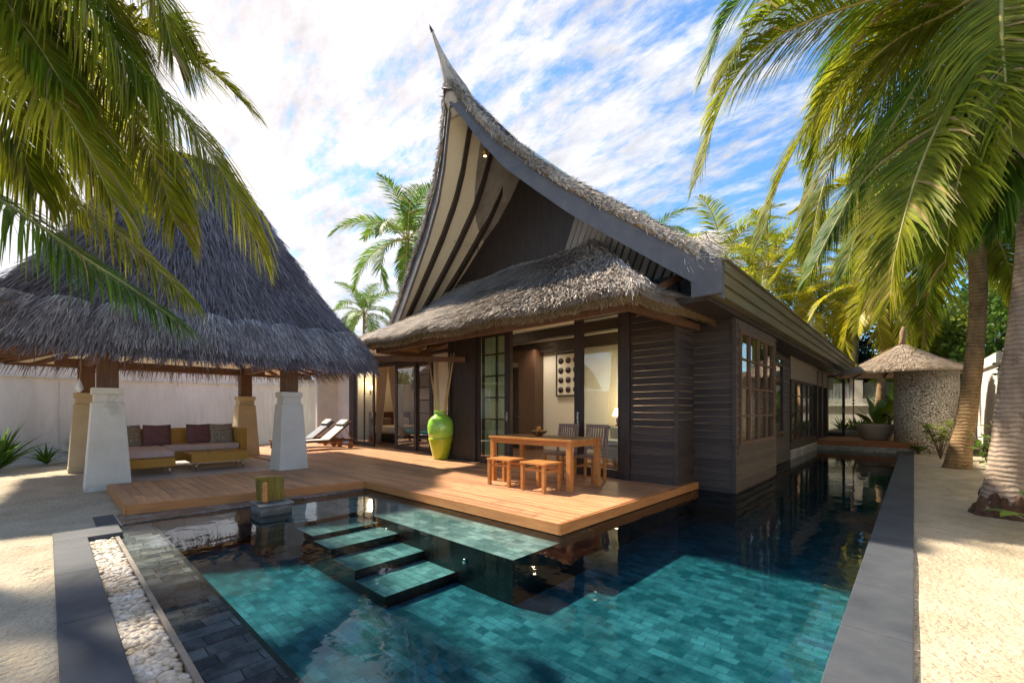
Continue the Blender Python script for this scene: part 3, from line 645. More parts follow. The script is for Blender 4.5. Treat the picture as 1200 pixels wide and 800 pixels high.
# ridge horn
mb = MB(); mb.tube([(XR, 5.35, 6.85), (XR, 5.14, 7.12), (XR, 5.02, 7.32), (XR, 4.90, 7.50), (XR, 4.78, 7.66), (XR, 4.68, 7.80), (XR, 4.60, 7.93)], [.30, .24, .15, .085, .05, .035, .02], 12)
for _ in range(1500):
    t = rg.random()**1.3; p0 = Vector((XR, 5.30, 6.9)).lerp(Vector((XR, 4.85, 7.58)), t); rr = .26*(1-t)+.05; a = rg.uniform(0, 6.28)
    p = p0+Vector((math.cos(a)*rr, math.sin(a)*rr*.8, 0)); d = (Vector((XR, 4.66, 7.85))-p).normalized(); ll = rg.uniform(.1, .25); sd_ = d.cross(Vector((math.cos(a), math.sin(a), 0))).normalized()*.008
    mb.rv = rg.random(); mb.add([p-sd_, p+sd_, p+d*ll+sd_*.3, p+d*ll-sd_*.3], [(0, 1, 2, 3)])
mb.build('roof_horn', thatch, V)
mb = MB(); mb.tube([(XR-.25, 5.12, 6.98), (XR, 4.88, 7.05), (XR+.25, 5.12, 6.98)], .03, 8); mb.tube([(XR, 4.62, 7.90), (XR-.015, 4.56, 7.99)], [.03, .012], 8); mb.build('horn_binding', dark, V)
# bargeboards
for s in (1, -1):
    mb = MB(); n = 24
    for i in range(n):
        a = prp(i/n); b = prp((i+1)/n)
        def pt(q, dz, dy): return (XR+s*q[0], q[1]+dy, q[2]+dz)
        da = -(.26+.24*q_ if (q_ := i/n) else .26); db = -(.26+.24*(i+1)/n)
        if i == 0: da = -.32
        mb.hexa([pt(a, da, 0), pt(b, db, 0), pt(b, db, .06), pt(a, da, .06), pt(a, 0, 0), pt(b, 0, 0), pt(b, 0, .06), pt(a, 0, .06)])
        # capping strip, slightly proud
        mb.hexa([pt(a, -.05, -.02), pt(b, -.05, -.02), pt(b, -.05, -.002), pt(a, -.05, -.002), pt(a, .02, -.02), pt(b, .02, -.02), pt(b, .02, -.002), pt(a, .02, -.002)])
    mb.build('bargeboard', barge, V)
# soffit of overhang with dark rafters
mb = MB()
for s in (1, -1):
    def f(u, v, s=s):
        w, yf, z = prp(v); return Vector((XR+s*w, yf+.06+(24-yf)*u, z-.10+(0)))
    mb.grid(f, 6, 24)
mb.build('roof_soffit', cream, V)
for s in (1, -1):
    for t in (.2, .52, .82):
        mb = MB()
        for i in range(20 if s < 0 else 18):
            a = prp(i/20); b = prp((i+1)/20)
            ya = a[1]+.10+(GW-a[1]-.1)*t; yb = b[1]+.10+(GW-b[1]-.1)*t
            mb.hexa([(XR+s*a[0], ya, a[2]-.24), (XR+s*b[0], yb, b[2]-.24), (XR+s*b[0], yb+.10, b[2]-.24), (XR+s*a[0], ya+.10, a[2]-.24), (XR+s*a[0], ya, a[2]-.103), (XR+s*b[0], yb, b[2]-.103), (XR+s*b[0], yb+.10, b[2]-.103), (XR+s*a[0], ya+.10, a[2]-.103)])
        mb.build('rafter', dark, V)
# gable wall
mb = MB()
for s in (1, -1):
    for i in range(24):
        a = prp(i/24); b = prp((i+1)/24)
        if b[2] < 3.2: continue
        mb.hexa([(XR+s*a[0], GW, 3.15), (XR+s*b[0], GW, 3.15), (XR+s*b[0], GW+.08, 3.15), (XR+s*a[0], GW+.08, 3.15), (XR+s*a[0], GW, a[2]-.11), (XR+s*b[0], GW, b[2]-.11), (XR+s*b[0], GW+.08, b[2]-.11), (XR+s*a[0], GW+.08, a[2]-.11)])
mb.build('gable_wall', dark, V)
mb = MB(); x = -5.45
def ztop(x):
    w = abs(x-XR)
    for a, b in zip(PR, PR[1:]):
        if a[0] <= w <= b[0]: return a[2]+(b[2]-a[2])*(w-a[0])/(b[0]-a[0])-.12
    return 3.2
while x < -2.9:
    zt0 = 4.3
    for _ in range(12):
        zt0 = ztop(x+(zt0-4.0)*.42)
    lo = 3.9-.45*max(0, x+4.4)
    if zt0 > lo+.05 and x+(zt0-lo)*.42 < -2.75:
        k = .42; mb.rv = rg.random(); y0 = GW-.035; y1 = GW-.003
        xa, xb, ya, yb = x, x+.11, x+(zt0-lo)*k, x+.11+(zt0-lo)*k
        mb.hexa([(xa, y0, lo), (xb, y0, lo), (xb, y1, lo), (xa, y1, lo), (ya, y0, zt0), (yb, y0, zt0-.05), (yb, y1, zt0-.05), (ya, y1, zt0)])
    x += .14
mb.build('gable_boards', greyb, V)
mb = MB(); mb.lathe([(.035, 0), (.05, .06), (.05, .12)], 12, (-6.05, 5.75, 6.15)); mb.build('spotlight', material('brass', (.45, .25, .06), rough=.3, metal=1), V)
mb = MB(); mb.lathe([(.032, 0), (.001, .002)], 12, (-6.05, 5.75, 6.145)); mb.build('spotlight_bulb', lampm, V)
# gutter fascia: three boards along the right eave
mb = MB()
for k, (z0, z1, x0) in enumerate(((2.86, 3.00, -2.02), (3.005, 3.15, -1.98), (3.155, 3.28, -1.94))): mb.box(-2.10, x0+.06, 6.262, RB, z0, z1)
mb.box(-2.2, -1.84, 6.25, RB, 3.285, 3.31)
mb.build('eave_fascia', fasc2, V)
mb = MB(); mb.box(-2.3, -1.90, 6.18, 6.258, 2.84, 3.312); mb.build('eave_end_board', barge, V)
mb = MB(); mb.box(-3.0, -2.1, 6.3, RB, 2.87, 2.90); mb.box(-2.55, -2.12, 6.3, RB, 2.80, 2.868); mb.build('eave_soffit', dark, V)

# ---- lap siding
def lap(mb, axis, c, a, b, z0, z1, out, h=.122, skip=None):
    """boards on a wall: axis 'x' = wall runs along X at y=c, facing out(-1/+1) in Y; 'y' likewise"""
    z = z0
    while z < z1-.01:
        zt = min(z+h-.004, z1); mb.rv = rg.random()
        segs = [(a, b)]
        if skip:
            segs = []
            for (s0, s1, k0, k1) in skip:
                if zt > k0 and z < k1: segs = [(a, s0), (s1, b)]; break
            else: segs = [(a, b)]
        for (s0, s1) in segs:
            if s1-s0 < .01: continue
            o0 = c; lo = c+out*.035; hi = c+out*.012
            if axis == 'x':
                P = [(s0, o0), (s1, o0)]
                mb.hexa([(s0, lo, z), (s1, lo, z), (s1, o0, z), (s0, o0, z), (s0, hi, zt), (s1, hi, zt), (s1, o0, zt), (s0, o0, zt)] if out < 0 else [(s0, o0, z), (s1, o0, z), (s1, lo, z), (s0, lo, z), (s0, o0, zt), (s1, o0, zt), (s1, hi, zt), (s0, hi, zt)])
            else:
                mb.hexa([(o0, s0, z), (lo, s0, z), (lo, s1, z), (o0, s1, z), (o0, s0, zt), (hi, s0, zt), (hi, s1, zt), (o0, s1, zt)])
        z += h
# siding wall of facade right part
mb = MB(); lap(mb, 'x', 7.15, -3.72, -2.90, .0, 3.5, -1); mb.build('siding_wall', siding, V)
mb = MB(); lap(mb, 'y', -2.90, 7.15, 7.86, .0, 3.5, 1); mb.build('siding_wall', siding, V)
mb = MB(); lap(mb, 'x', 7.88, -2.90, -2.22, WZ-.3, 3.5, -1); mb.build('siding_wall', siding, V)
mb = MB(); mb.box(-2.93, -2.862, 7.108, 7.148, 0, 3.3); mb.box(-2.24, -2.178, 7.835, 7.88, WZ-.3, 3.3); mb.build('corner_board', siding, V)
# bay side wall with window  Y 8.36..11.4
WX = -2.22
mb = MB(); lap(mb, 'y', WX, 7.885, 10.80, WZ-.3, 2.95, 1, skip=[(8.08, 10.52, .65, 2.66)]); mb.build('siding_wall', siding_lit, V)
mb = MB()
def window(mbf, mbg, x, y0, y1, z0, z1, cols, rows, fw=.06, mw=.035):
    mbf.box(x-.03, x+.045, y0, y0+fw, z0, z1); mbf.box(x-.03, x+.045, y1-fw, y1, z0, z1); mbf.box(x-.028, x+.043, y0+fw, y1-fw, z0, z0+fw); mbf.box(x-.028, x+.043, y0+fw, y1-fw, z1-fw, z1)
    for c in range(1, cols): yy = y0+(y1-y0)*c/cols; mbf.box(x-.02, x+.035, yy-mw*1.2, yy+mw*1.2, z0+fw, z1-fw)
    for q in range(1, rows): zz_ = z0+(z1-z0)*q/rows; mbf.box(x-.015, x+.030, y0+fw, y1-fw, zz_-mw/2, zz_+mw/2)
    mbg.box(x-.004, x+.004, y0+fw, y1-fw, z0+fw, z1-fw)
def mkwin(x, y0, y1, z0, z1, c, r_, fm=None):
    a, b = MB(), MB(); window(a, b, x, y0, y1, z0, z1, c, r_); f_ = a.build('window', fm or dark, V); b.build('pane', glass, f_)
mkwin(WX+.01, 8.09, 10.51, .66, 2.65, 4, 4, postm)
# recess return + pier + narrow window
mb = MB(); mb.box(WX-.05, WX+.04, 8.0, 10.56, .50, .655); mb.build('window_apron', siding_lit, V); mb = MB(); mb.box(WX-.05, WX+.038, 8.0, 10.56, 2.655, 2.80); mb.build('window_head', siding_lit, V)
mb = MB(); mb.box(-2.66, -2.225, 10.77, 10.80, WZ-.3, 2.95); mb.build('bay_return', siding, V)
XW2 = -2.64
mb = MB(); lap(mb, 'y', XW2, 10.805, 14.55, WZ-.3, 2.95, 1, skip=[(12.63, 13.6, .65, 2.5)]); mb.build('siding_wall', siding, V)
mkwin(XW2+.01, 12.63, 13.6, .65, 2.5, 1, 1)
mkwin(XW2+.01, 14.6, 18.2, .34, 2.15, 4, 4)
mb = MB(); mb.box(XW2-.04, XW2+.05, 14.55, 23.5, 2.17, 2.86); mb.build('beige_lintel_panel', material('taupe_panel', (.20, .15, .10), (.26, .20, .14), rough=.7), V)
mb = MB(); mb.box(XW2-.04, XW2+.04, 14.57, 19.05, .12, .335); mb.build('window_sill_wall', siding, V)
mb = MB(); mb.box(XW2-.06, XW2+.06, 14.5, 19.07, -.6, .118); mb.build('stone_plinth', stoneb, V)
mb = MB()
for (y0, y1) in ((19.1, 19.35), (20.2, 20.5), (21.6, 21.95)): mb.box(XW2-.1, XW2+.06, y0, y1, .2, 2.7)
mb.build('bathroom_post', dark, V)
# open glazed leaf on the far terrace
a, b = MB(), MB(); x0, x1 = -3.0, -2.05; y = 22.0
a.box(x0, x0+.09, y, y+.06, .22, 2.72); a.box(x1-.09, x1, y, y+.06, .22, 2.72); a.box(x0+.09, x1-.09, y, y+.06, .22, .34); a.box(x0+.09, x1-.09, y, y+.06, 2.62, 2.72); b.box(x0+.09, x1-.09, y+.025, y+.033, .34, 2.62)
d_ = a.build('open_glass_door', dark, V); b.build('pane', glass, d_); a = MB(); a.tube([(x1-.045, y-.03, 1.15), (x1-.045, y-.03, 1.35)], .015, 6); a.build('handle', metal, d_)
mb = MB(); mb.box(-9, -2.85, 23.9, 24.0, 0, 3.2); mb.box(-10.4, -10.3, 11, 24, 0, 3.2); mb.build('rear_wall', inter, V)
# rain chain from eave
rc = thing('rain_chain', (-1.86, 23.0, .2), 'thin dark rain chain hanging from the far end of the eave', 'rain chain')
mb = MB(); mb.tube([(-1.86, 23.0, 2.86), (-1.86, 23.0, .75)], .018, 6)
for z in (1.5, 1.65): mb.lathe([(.0, 0), (.06, .04), (.0, .08)], 8, (-1.86, 23.0, z))
mb.build('chain', dark, rc)

# ---- facade front: dark panel, sliding doors, opening
mb = MB(); mb.box(-8.87, -7.93, 7.15, 7.22, 0, 3.45); mb.box(-8.87, -8.80, 7.10, 7.148, 0, 3.3); mb.build('dark_wall_panel', dark, V)
mb = MB(); mb.box(-7.925, -2.95, 7.12, 7.24, 3.13, 3.5); mb.build('door_head', dark, V)
mb = MB(); mb.box(-7.925, -7.85, 7.12, 7.24, 0, 3.13); mb.box(-3.93, -3.73, 7.10, 7.24, 0, 3.13); mb.build('door_jamb', dark, V)
def leaf_door(x0, x1, y, z0, z1, st, mat_=dark, cols=1, rows=1, name='sliding_door', handle=None, rs=None):
    a, b = MB(), MB(); rs = rs or st
    a.box(x0, x0+st, y, y+.05, z0, z1); a.box(x1-rs, x1, y, y+.05, z0, z1); a.box(x0+st, x1-rs, y, y+.05, z0, z0+.14); a.box(x0+st, x1-rs, y, y+.05, z1-.10, z1)
    for c in range(1, cols): xx = x0+(x1-x0)*c/cols; a.box(xx-.02, xx+.02, y+.004, y+.046, z0+.14, z1-.1)
    for q in range(1, rows): zq = z0+(z1-z0)*q/rows; a.box(x0+st, x1-rs, y+.004, y+.046, zq-.018, zq+.018)
    b.box(x0+st, x1-rs, y+.02, y+.028, z0+.14, z1-.1)
    d = a.build(name, mat_, V); b.build('pane', glass, d)
    if handle is not None:
        h = MB(); h.box(handle-.02, handle+.02, y-.022, y-.002, 1.0, 1.22); h.tube([(handle, y-.05, 1.03), (handle, y-.05, 1.19)], .008, 6); h.build('handle', metal, d)
    return d
leaf_door(-7.84, -6.72, 7.17, .01, 3.12, .10, handle=-6.80, rs=.18)
leaf_door(-7.80, -6.80, 7.30, .01, 3.12, .06, cols=2, rows=6)
leaf_door(-4.97, -3.94, 7.17, .01, 3.12, .21, handle=-4.87, rs=.06)
# interior of living room
mb = MB(); mb.box(-10.6, -2.9, 7.23, 11.2, -.03, .004); mb.build('living_floor', material('interior_timber_floor', (.10, .05, .03), (.15, .08, .05), rough=.35, scale=2, stretch=(1, 8, 8)), V)
mb = MB(); mb.box(-10.6, -2.95, 11.0, 11.1, 0, 3.6); mb.box(-10.3, -10.2, 7.9, 11.0, 0, 3.6); mb.build('interior_wall', inter, V)
mb = MB(); mb.box(-10.6, -2.95, 7.25, 11.0, 3.45, 3.5); mb.build('ceiling', inter, V)
mb = MB(); mb.box(-10.2, -3.0, 9.2, 9.42, 3.2, 3.448); mb.box(-10.2, -2.98, 7.26, 7.5, 3.18, 3.448); mb.box(-10.2, -3.0, 10.8, 10.99, 3.12, 3.448); mb.build('ceiling_beam', dark, V)
mb = MB(); mb.box(-10.19, -9.50, 10.93, 10.99, 0, 2.72); dd = mb.build('interior_door', dark, V); mb = MB(); mb.tube([(-9.95, 10.9, 1.05), (-9.72, 10.88, 1.06)], .014, 8); mb.build('handle', metal, dd)
mb = MB(); mb.box(-9.5, -8.82, 10.55, 10.99, 0, 3.2); mb.box(-10.19, -9.5, 10.6, 10.99, 2.9, 3.2); mb.build('wardrobe_casing', material('walnut', (.07, .035, .02), (.11, .06, .035), rough=.4, scale=3, stretch=(8, 8, .6)), V)
art = thing('wall_art', (-8.0, 10.97, 1.8), 'dark framed panel with rows of round ornaments on the cream living room wall', 'wall art')
mb = MB(); mb.box(-8.25, -7.35, 10.94, 10.985, 1.72, 3.02); mb.build('panel', inter, art)
mb = MB(); mb.box(-8.27, -7.33, 10.925, 10.99, 3.0, 3.05); mb.box(-8.27, -7.33, 10.925, 10.99, 1.69, 1.74); mb.box(-8.27, -8.22, 10.925, 10.99, 1.745, 2.995); mb.box(-7.38, -7.33, 10.925, 10.99, 1.745, 2.995); mb.build('frame', dark, art)
for i in range(3):
    for j in range(4): mb = MB(); mb.tube([(-8.08+i*.28, 10.945, 1.90+j*.30), (-8.08+i*.28, 10.925, 1.90+j*.30)], .095, 14); mb.build('ornament', dark, art)
mb = MB(); mb.smooth = True
mb.grid(lambda u, v: Vector((-8.1+1.0*u, 7.52+.04*math.sin(u*52), 3.1*(1-v)+.02)), 90, 4); mb.build('sheer_curtain', material('sheer_green_white', (.50, .56, .44), (.62, .66, .54), rough=.9, trans=.5), V)
# sofa + lamp glimpsed behind right glass
s2 = thing('living_room_sofa', (-4.6, 9.3, 0), 'pale sofa inside the living room behind the right glass door', 'sofa')
rbox((-5.6, -3.6, 8.9, 9.75, .12, .42), 'base', inter, s2, .03); rbox((-5.6, -3.6, 9.6, 9.85, .42, .85), 'backrest', inter, s2, .05); rbox((-5.55, -4.62, 8.9, 9.58, .425, .56), 'seat_cushion', linen, s2, .04); rbox((-4.58, -3.65, 8.9, 9.58, .425, .56), 'seat_cushion', linen, s2, .04)
def lamp(x, y, z, lab, e=18, s=1):
    t = thing('table_lamp', (x, y, z), lab, 'lamp')
    mb = MB(); mb.lathe([(.07*s, 0), (.07*s, .02), (.02*s, .05), (.05*s, .15*s), (.015*s, .28*s)], 14, (x, y, z)); mb.build('lamp_base', bowlm, t)
    mb = MB(); mb.lathe([(.15*s, .26*s), (.07*s, .48*s)], 18, (x, y, z)); mb.build('lamp_shade', lampm, t)
    ld = bpy.data.lights.new('bulb', 'POINT'); ld.energy = e; ld.color = (1, .72, .42); ld.shadow_soft_size = .1; lo = bpy.data.objects.new('bulb', ld); sc.collection.objects.link(lo); lo.parent = t; lo.location = (0, -.0, .62*s)
    return t
con = thing('side_table', (-5.75, 10.3, 0), 'small dark side table carrying the lit lamp in the living room', 'table')
rbox((-6.05, -5.45, 10.1, 10.6, .78, .84), 'table_top', dark, con, .01)
for x in (-6.0, -5.5):
    for y in (10.15, 10.55): mb = MB(); mb.box(x-.025, x+.025, y-.025, y+.025, .0, .78); mb.build('leg', dark, con)
lamp(-5.75, 10.3, .84, 'lit table lamp with warm conical shade seen through the right glass door', 12, 1.0)
# downlights in the living ceiling
for (x, y) in ((-8.6, 8.6), (-6.2, 9.9), (-8.6, 10.3)):
    mb = MB(); mb.lathe([(.06, 0), (.05, -.01)], 14, (x, y, 3.449)); d_ = mb.build('downlight', emis('downlight_glow', (1, .8, .55), 12), V)
    ld = bpy.data.lights.new('downlight_bulb', 'SPOT'); ld.energy = 24; ld.spot_size = R(140); ld.spot_blend = .9; ld.color = (1, .88, .72); ld.shadow_soft_size = .05; lo = bpy.data.objects.new('downlight_bulb', ld); sc.collection.objects.link(lo); lo.parent = V; lo.location = Vector((x, y, 3.42))-Vector(V.location)

# ---- porch thatch
pt0, pt1 = (-7.8, 7.14, 4.42), (-4.6, 7.14, 4.50)
E0, E1, E2, EL = (-9.75, 5.22, 2.92), (-2.62, 5.22, 2.86), (-2.50, 8.05, 2.92), (-9.9, 7.1, 2.95)
mb = MB(); rg = random.Random(9)
Ff = patch(pt0, pt1, E0, E1, .12)
Fr = patch(pt1, (-4.35, 8.1, 4.05), E1, E2, .10)
Fl = patch((-7.9, 7.15, 4.4), pt0, EL, E0, .05)
wob = lambda p: Vector((p.x, p.y, p.z+.03*math.sin(p.x*3.1+p.y*2.2)))
for F_, n, nf in ((Ff, 30000, 9000), (Fr, 9000, 4500), (Fl, 4000, 1200)):
    G = (lambda F_: lambda u, v: wob(F_(u, v)))(F_)
    mb.rv = .25; mb.mi = 0; mb.grid(G, 40, 12)
    straws(mb, lambda u, v, G=G: G(u, v**.8), n, rg, .27, .016, .05, .22, vmax=.97)
    # underside and cut edge
    mb.mi = 1; mb.rv = .15; mb.grid(lambda u, v, G=G: G(u, v)-Vector((0, 0, .19)), 20, 6)
    A, B = G(0, 1), G(1, 1); mb.grid(lambda u, v, G=G: G(u, 1)-Vector((0, 0, .19*v)), 40, 1)
    out_ = Vector((B.y-A.y, -(B.x-A.x), 0)).normalized()
    for k in range(20):
        a_, b_ = G(k/20, 1), G((k+1)/20, 1); fringe(mb, a_, b_, nf//20, rg, out_, .20, .13, 1)
        fringe(mb, a_+Vector((0, 0, .02)), b_+Vector((0, 0, .02)), nf//40, rg, out_, .06, .2, 0)
mb.mi = 0
for _ in range(2500):   # hip ridge tufts
    t = rg.random(); p = Vector(pt1).lerp(Vector(E1), t)+Vector((rg.gauss(0, .06), rg.gauss(0, .06), .04)); d = (Vector(E1)-Vector(pt1)).normalized()+Vector((rg.gauss(0, .3), rg.gauss(0, .3), rg.gauss(0, .1))); d.normalize(); ll = rg.uniform(.1, .3); sd_ = d.cross(Vector((0, 0, 1))).normalized()*.008
    mb.rv = rg.random(); mb.add([p-sd_, p+sd_, p+d*ll+sd_*.3, p+d*ll-sd_*.3], [(0, 1, 2, 3)])
mb.build('porch_thatch_roof', [thatch, thatcht], V)
# porch eave framing
mb = MB(); q = Vector((0, 0, -.24))
E0v, E1v, E2v, ELv = map(Vector, (E0, E1, E2, EL))
i0, i1 = Vector((-9.5, 5.45, 2.70)), Vector((-2.85, 5.45, 2.68))
mb.bar(i0, i1, .08, .12); mb.bar(i1, (-2.80, 8.2, 2.72), .08, .12); mb.bar(i0, (-9.6, 7.1, 2.7), .08, .12)
for k in range(8):
    x = -9.4+k*.93; mb.bar((x, 5.45, 2.70), (x+.3, 7.14, 3.55), .06, .10)
mb.build('porch_rafter', postm, V)
mb = MB(); mb.bar((-9.62, 5.40, 2.52), (-8.2, 7.1, 2.52), .08, .12); mb.build('bracket_beam', postm, V)

# ---- left bedroom wing
mb = MB(); mb.box(-16.6, -15.55, 7.8, 7.95, -.02, 3.5); mb.box(-15.55, -10.42, 7.8, 7.95, 2.86, 3.5); mb.box(-10.42, -8.875, 7.8, 7.95, -.02, 3.6); mb.box(-8.97, -8.875, 7.2, 7.8, -.02, 3.6); mb.box(-16.75, -16.6, 7.0, 13, -.02, 3.3)
mb.build('white_wall', white, V)
mb = MB(); mb.box(-15.55, -15.18, 7.74, 7.9, 0, 2.86); mb.box(-10.55, -10.42, 7.74, 7.9, 0, 2.86); mb.box(-15.18, -10.55, 7.74, 7.9, 2.74, 2.86); mb.box(-15.6, -8.9, 7.62, 7.80, 2.90, 2.98); mb.build('bedroom_door_frame', dark, V)
leaf_door(-15.17, -13.78, 7.76, .01, 2.74, .09, handle=-13.83, cols=2)
leaf_door(-12.45, -11.25, 7.76, .01, 2.74, .12); leaf_door(-11.25, -10.56, 7.80, .01, 2.74, .07, rows=7)
mb = MB(); mb.box(-16.6, -10.35, 7.8, 13, -.03, .003); mb.build('bedroom_floor', MT['interior_timber_floor'], V)
mb = MB(); mb.box(-16.6, -10.32, 12.6, 12.7, 0, 3.2); mb.box(-16.6, -10.3, 7.96, 12.6, 3.1, 3.15); mb.build('bedroom_wall', material('warm_bedroom_wall', (.5, .33, .2), (.55, .38, .24), rough=.8), V)
bed = thing('bed', (-15.3, 10.1, 0), 'bed with white linen seen through the open bedroom doors', 'bed')
rbox((-16.5, -14.1, 9.1, 11.1, .05, .35), 'bed_base', dark, bed, .02); rbox((-16.45, -14.15, 9.15, 11.05, .352, .64), 'mattress', linen, bed, .06)
rbox((-16.58, -16.5, 9.1, 11.1, .1, 1.2), 'headboard', postm, bed, .02)
for y in (9.6, 10.5): rbox((-16.45, -16.15, y-.32, y+.32, .625, .95), 'pillow', pat if y < 10 else linen, bed, .06)
def drape(pts_top, pts_bot, z0, z1, lab):
    mb = MB(); mb.smooth = True
    def f(u, v):
        a = Vector(pts_top[0]).lerp(Vector(pts_top[1]), u); b = Vector(pts_bot[0]).lerp(Vector(pts_bot[1]), u); p = a.lerp(b, v**1.5)
        return p+Vector((0, .05*math.sin(u*34), 0))
    mb.grid(f, 70, 12); tag(mb.build('voile_curtain', voile), lab, 'curtain', 'voile curtains of the bed')
drape(((-15.35, 8.75, 2.9), (-14.5, 8.75, 2.9)), ((-15.35, 8.75, .05), (-15.1, 8.75, .05)), 0, 0, 'left voile curtain of the bed, drawn aside behind the open bedroom doors')
drape(((-14.5, 8.73, 2.9), (-13.5, 8.73, 2.9)), ((-13.85, 8.73, .05), (-13.5, 8.73, .05)), 0, 0, 'right voile curtain of the bed, drawn aside behind the open bedroom doors')
lamp(-16.25, 9.0, 1.9, 'glowing lamp high beside the bed curtain in the bedroom', 7, .8)
# wing thatch roof
mb = MB(); rg = random.Random(15)
Fw = patch((-19.5, 10.6, 5.0), (-9.0, 10.6, 5.0), (-18.2, 6.75, 3.05), (-9.3, 6.75, 3.05), .1); mb.rv = .25; mb.grid(Fw, 30, 8)
straws(mb, Fw, 14000, rg, .28, .018, .05, .22, vmax=.98); mb.mi = 1; mb.grid(lambda u, v: Fw(u, v)-Vector((0, 0, .2)), 20, 5)
mb.mi = 0; mb.grid(lambda u, v: Fw(u, 1)-Vector((0, 0, .2*v)), 30, 1)
Fb = patch((-9.0, 10.6, 5.0), (-19.5, 10.6, 5.0), (-9.3, 13.5, 3.05), (-18.2, 13.5, 3.05)); mb.rv = .2; mb.grid(Fb, 8, 4)
mb.quad((-19.5, 10.6, 5.0), (-18.2, 6.75, 3.05), (-18.2, 13.5, 3.05), (-19.5, 10.6, 5.0+.001))
fringe(mb, (-18.2, 6.75, 3.07), (-9.3, 6.75, 3.07), 5000, rg, (0, -1, 0), .2, .14, 1)
mb.build('wing_thatch_roof', [thatch, thatcht], V)
mb = MB()
for k in range(9): x = -17.5+k*.98; mb.bar((x, 6.85, 2.84), (x, 7.8, 3.25), .06, .12)
mb.bar((-18, 6.9, 2.82), (-9.4, 6.9, 2.82), .07, .12); mb.build('wing_rafter', postm, V)

# ================================================================== vase with sticks
vs_ = thing('tall_vase', (-8.98, 6.95, 0), 'tall glossy lime green floor vase beside the dark panel on the deck', 'vase')
mb = MB(); mb.lathe([(.165, 0), (.19, .02), (.20, .06), (.25, .25), (.31, .50), (.315, .56)], 40, (-8.98, 6.95, 0)); mb.build('lower_body', material('yellow_green_glaze', (.48, .58, .02), (.55, .64, .03), rough=.12, scale=3, coat=.6), vs_)
mb = MB(); mb.lathe([(.3152, .56), (.335, .72), (.34, .86), (.315, .98), (.25, 1.08), (.165, 1.14), (.15, 1.17), (.155, 1.20), (.185, 1.235), (.175, 1.245), (.135, 1.20), (.12, 1.0)], 40, (-8.98, 6.95, 0)); mb.build('upper_body', glaze_t, vs_)
for i, (dx, dy, h, dx2) in enumerate(((-.60, .12, 2.72, 0), (-.42, .2, 2.68, 0), (-.22, .1, 2.62, 0), (.20, .12, 2.72, 0), (.42, .02, 2.70, 0))):
    mb = MB(); mb.tube([(dx*.04, dy*.05, .9), (dx*.6, dy*.6, .9+(h-.9)*.6), (dx, dy, h)], [.022, .02, .017], 8)
    o = mb.build('bamboo_stick', bamboo); o.location = (-8.98+(.06 if i > 2 else -.05)+.02*i-.04, 6.95, 0); tag(o, ('leftmost', 'second from left', 'middle', 'second from right', 'rightmost')[i]+' pale bamboo stick in the lime green vase', 'bamboo stick', 'sticks in the green vase')

# ================================================================== dining set
def mk(name, boxes, m, parent, w=.006):
    mb = MB()
    for b in boxes: mb.rv = rnd.random(); mb.box(*b)
    return bevel(mb.build(name, m, parent), w, 2)
tb = thing('dining_table', (-4.72, 5.88, 0), 'rectangular orange teak dining table on the deck in front of the glass door', 'table')
mk('table_top', [(-5.62, -3.82, 5.43+i*.13, 5.43+i*.13+.126, .765, .80) for i in range(7)], teak, tb, .004)
mk('apron', [(-5.52, -3.92, 5.47, 5.495, .68, .763), (-5.52, -3.92, 6.27, 6.295, .68, .763), (-5.56, -5.535, 5.5, 6.27, .68, .763), (-3.905, -3.88, 5.5, 6.27, .68, .763)], teak, tb)
for x in (-5.60, -3.93):
    for y in (5.45, 6.24): mk('leg', [(x, x+.085, y, y+.085, 0, .762)], teak, tb)
def stool(x, y, lab, rz=0):
    t = thing('stool', (0, 0, 0), lab, 'stool', 'backless teak stools at the dining table')
    mk('seat', [(-.26, .26, -.22+i*.075, -.22+i*.075+.07, .42, .45) for i in range(6)], teak, t, .003)
    for sx in (-.25, .19):
        for sy in (-.21, .16): mk('leg', [(sx, sx+.055, sy, sy+.055, 0, .419)], teak, t)
    mk('stretcher', [(-.19, .19, -.195, -.17, .32, .36), (-.19, .19, .17, .195, .32, .36), (-.235, -.21, -.15, .155, .30, .34), (.205, .23, -.15, .155, .30, .34)], teak, t)
    t.location = (x, y, 0); t.rotation_euler = (0, 0, rz); return t
st = stool(-5.07, 5.32, 'left teak stool half under the dining table', R(2))
s = copy_tree(st); s.location = (-4.30, 5.30, 0); s.rotation_euler = (0, 0, R(-2)); s['label'] = 'right teak stool nearest the deck edge at the dining table'
def chair(x, y, lab):
    t = thing('dining_chair', (0, 0, 0), lab, 'chair', 'slat back chairs behind the dining table')
    mk('seat', [(-.23, .23, -.22+i*.075, -.22+i*.075+.07, .42, .45) for i in range(6)], teakg, t, .003)
    for sx in (-.23, .185):
        mk('leg', [(sx, sx+.045, -.21, -.165, 0, .419)], teak, t); mk('leg', [(sx, sx+.045, .19, .235, 0, .419)], teak, t)
    M = Matrix.Translation((0, .22, .42)) @ Euler((R(-9), 0, 0)).to_matrix().to_4x4()
    mb = MB(); mb.box(-.235, .235, -.02, .015, .52, .58, M); mb.box(-.235, .235, -.018, .013, .12, .165, M); mb.box(-.235, -.19, -.022, .018, 0, .515, M); mb.box(.19, .235, -.022, .018, 0, .515, M)
    bevel(mb.build('backrest', teakg, t), .004, 1)
    mb = MB()
    for i in range(7): mb.box(-.165+i*.052, -.165+i*.052+.026, -.012, .008, .166, .519, M)
    mb.build('back_slats', teakg, t)
    mk('stretcher', [(-.185, .185, .20, .225, .25, .29), (-.225, -.20, -.165, .19, .22, .26), (.20, .225, -.165, .19, .22, .26)], teak, t)
    t.location = (x, y, 0); return t
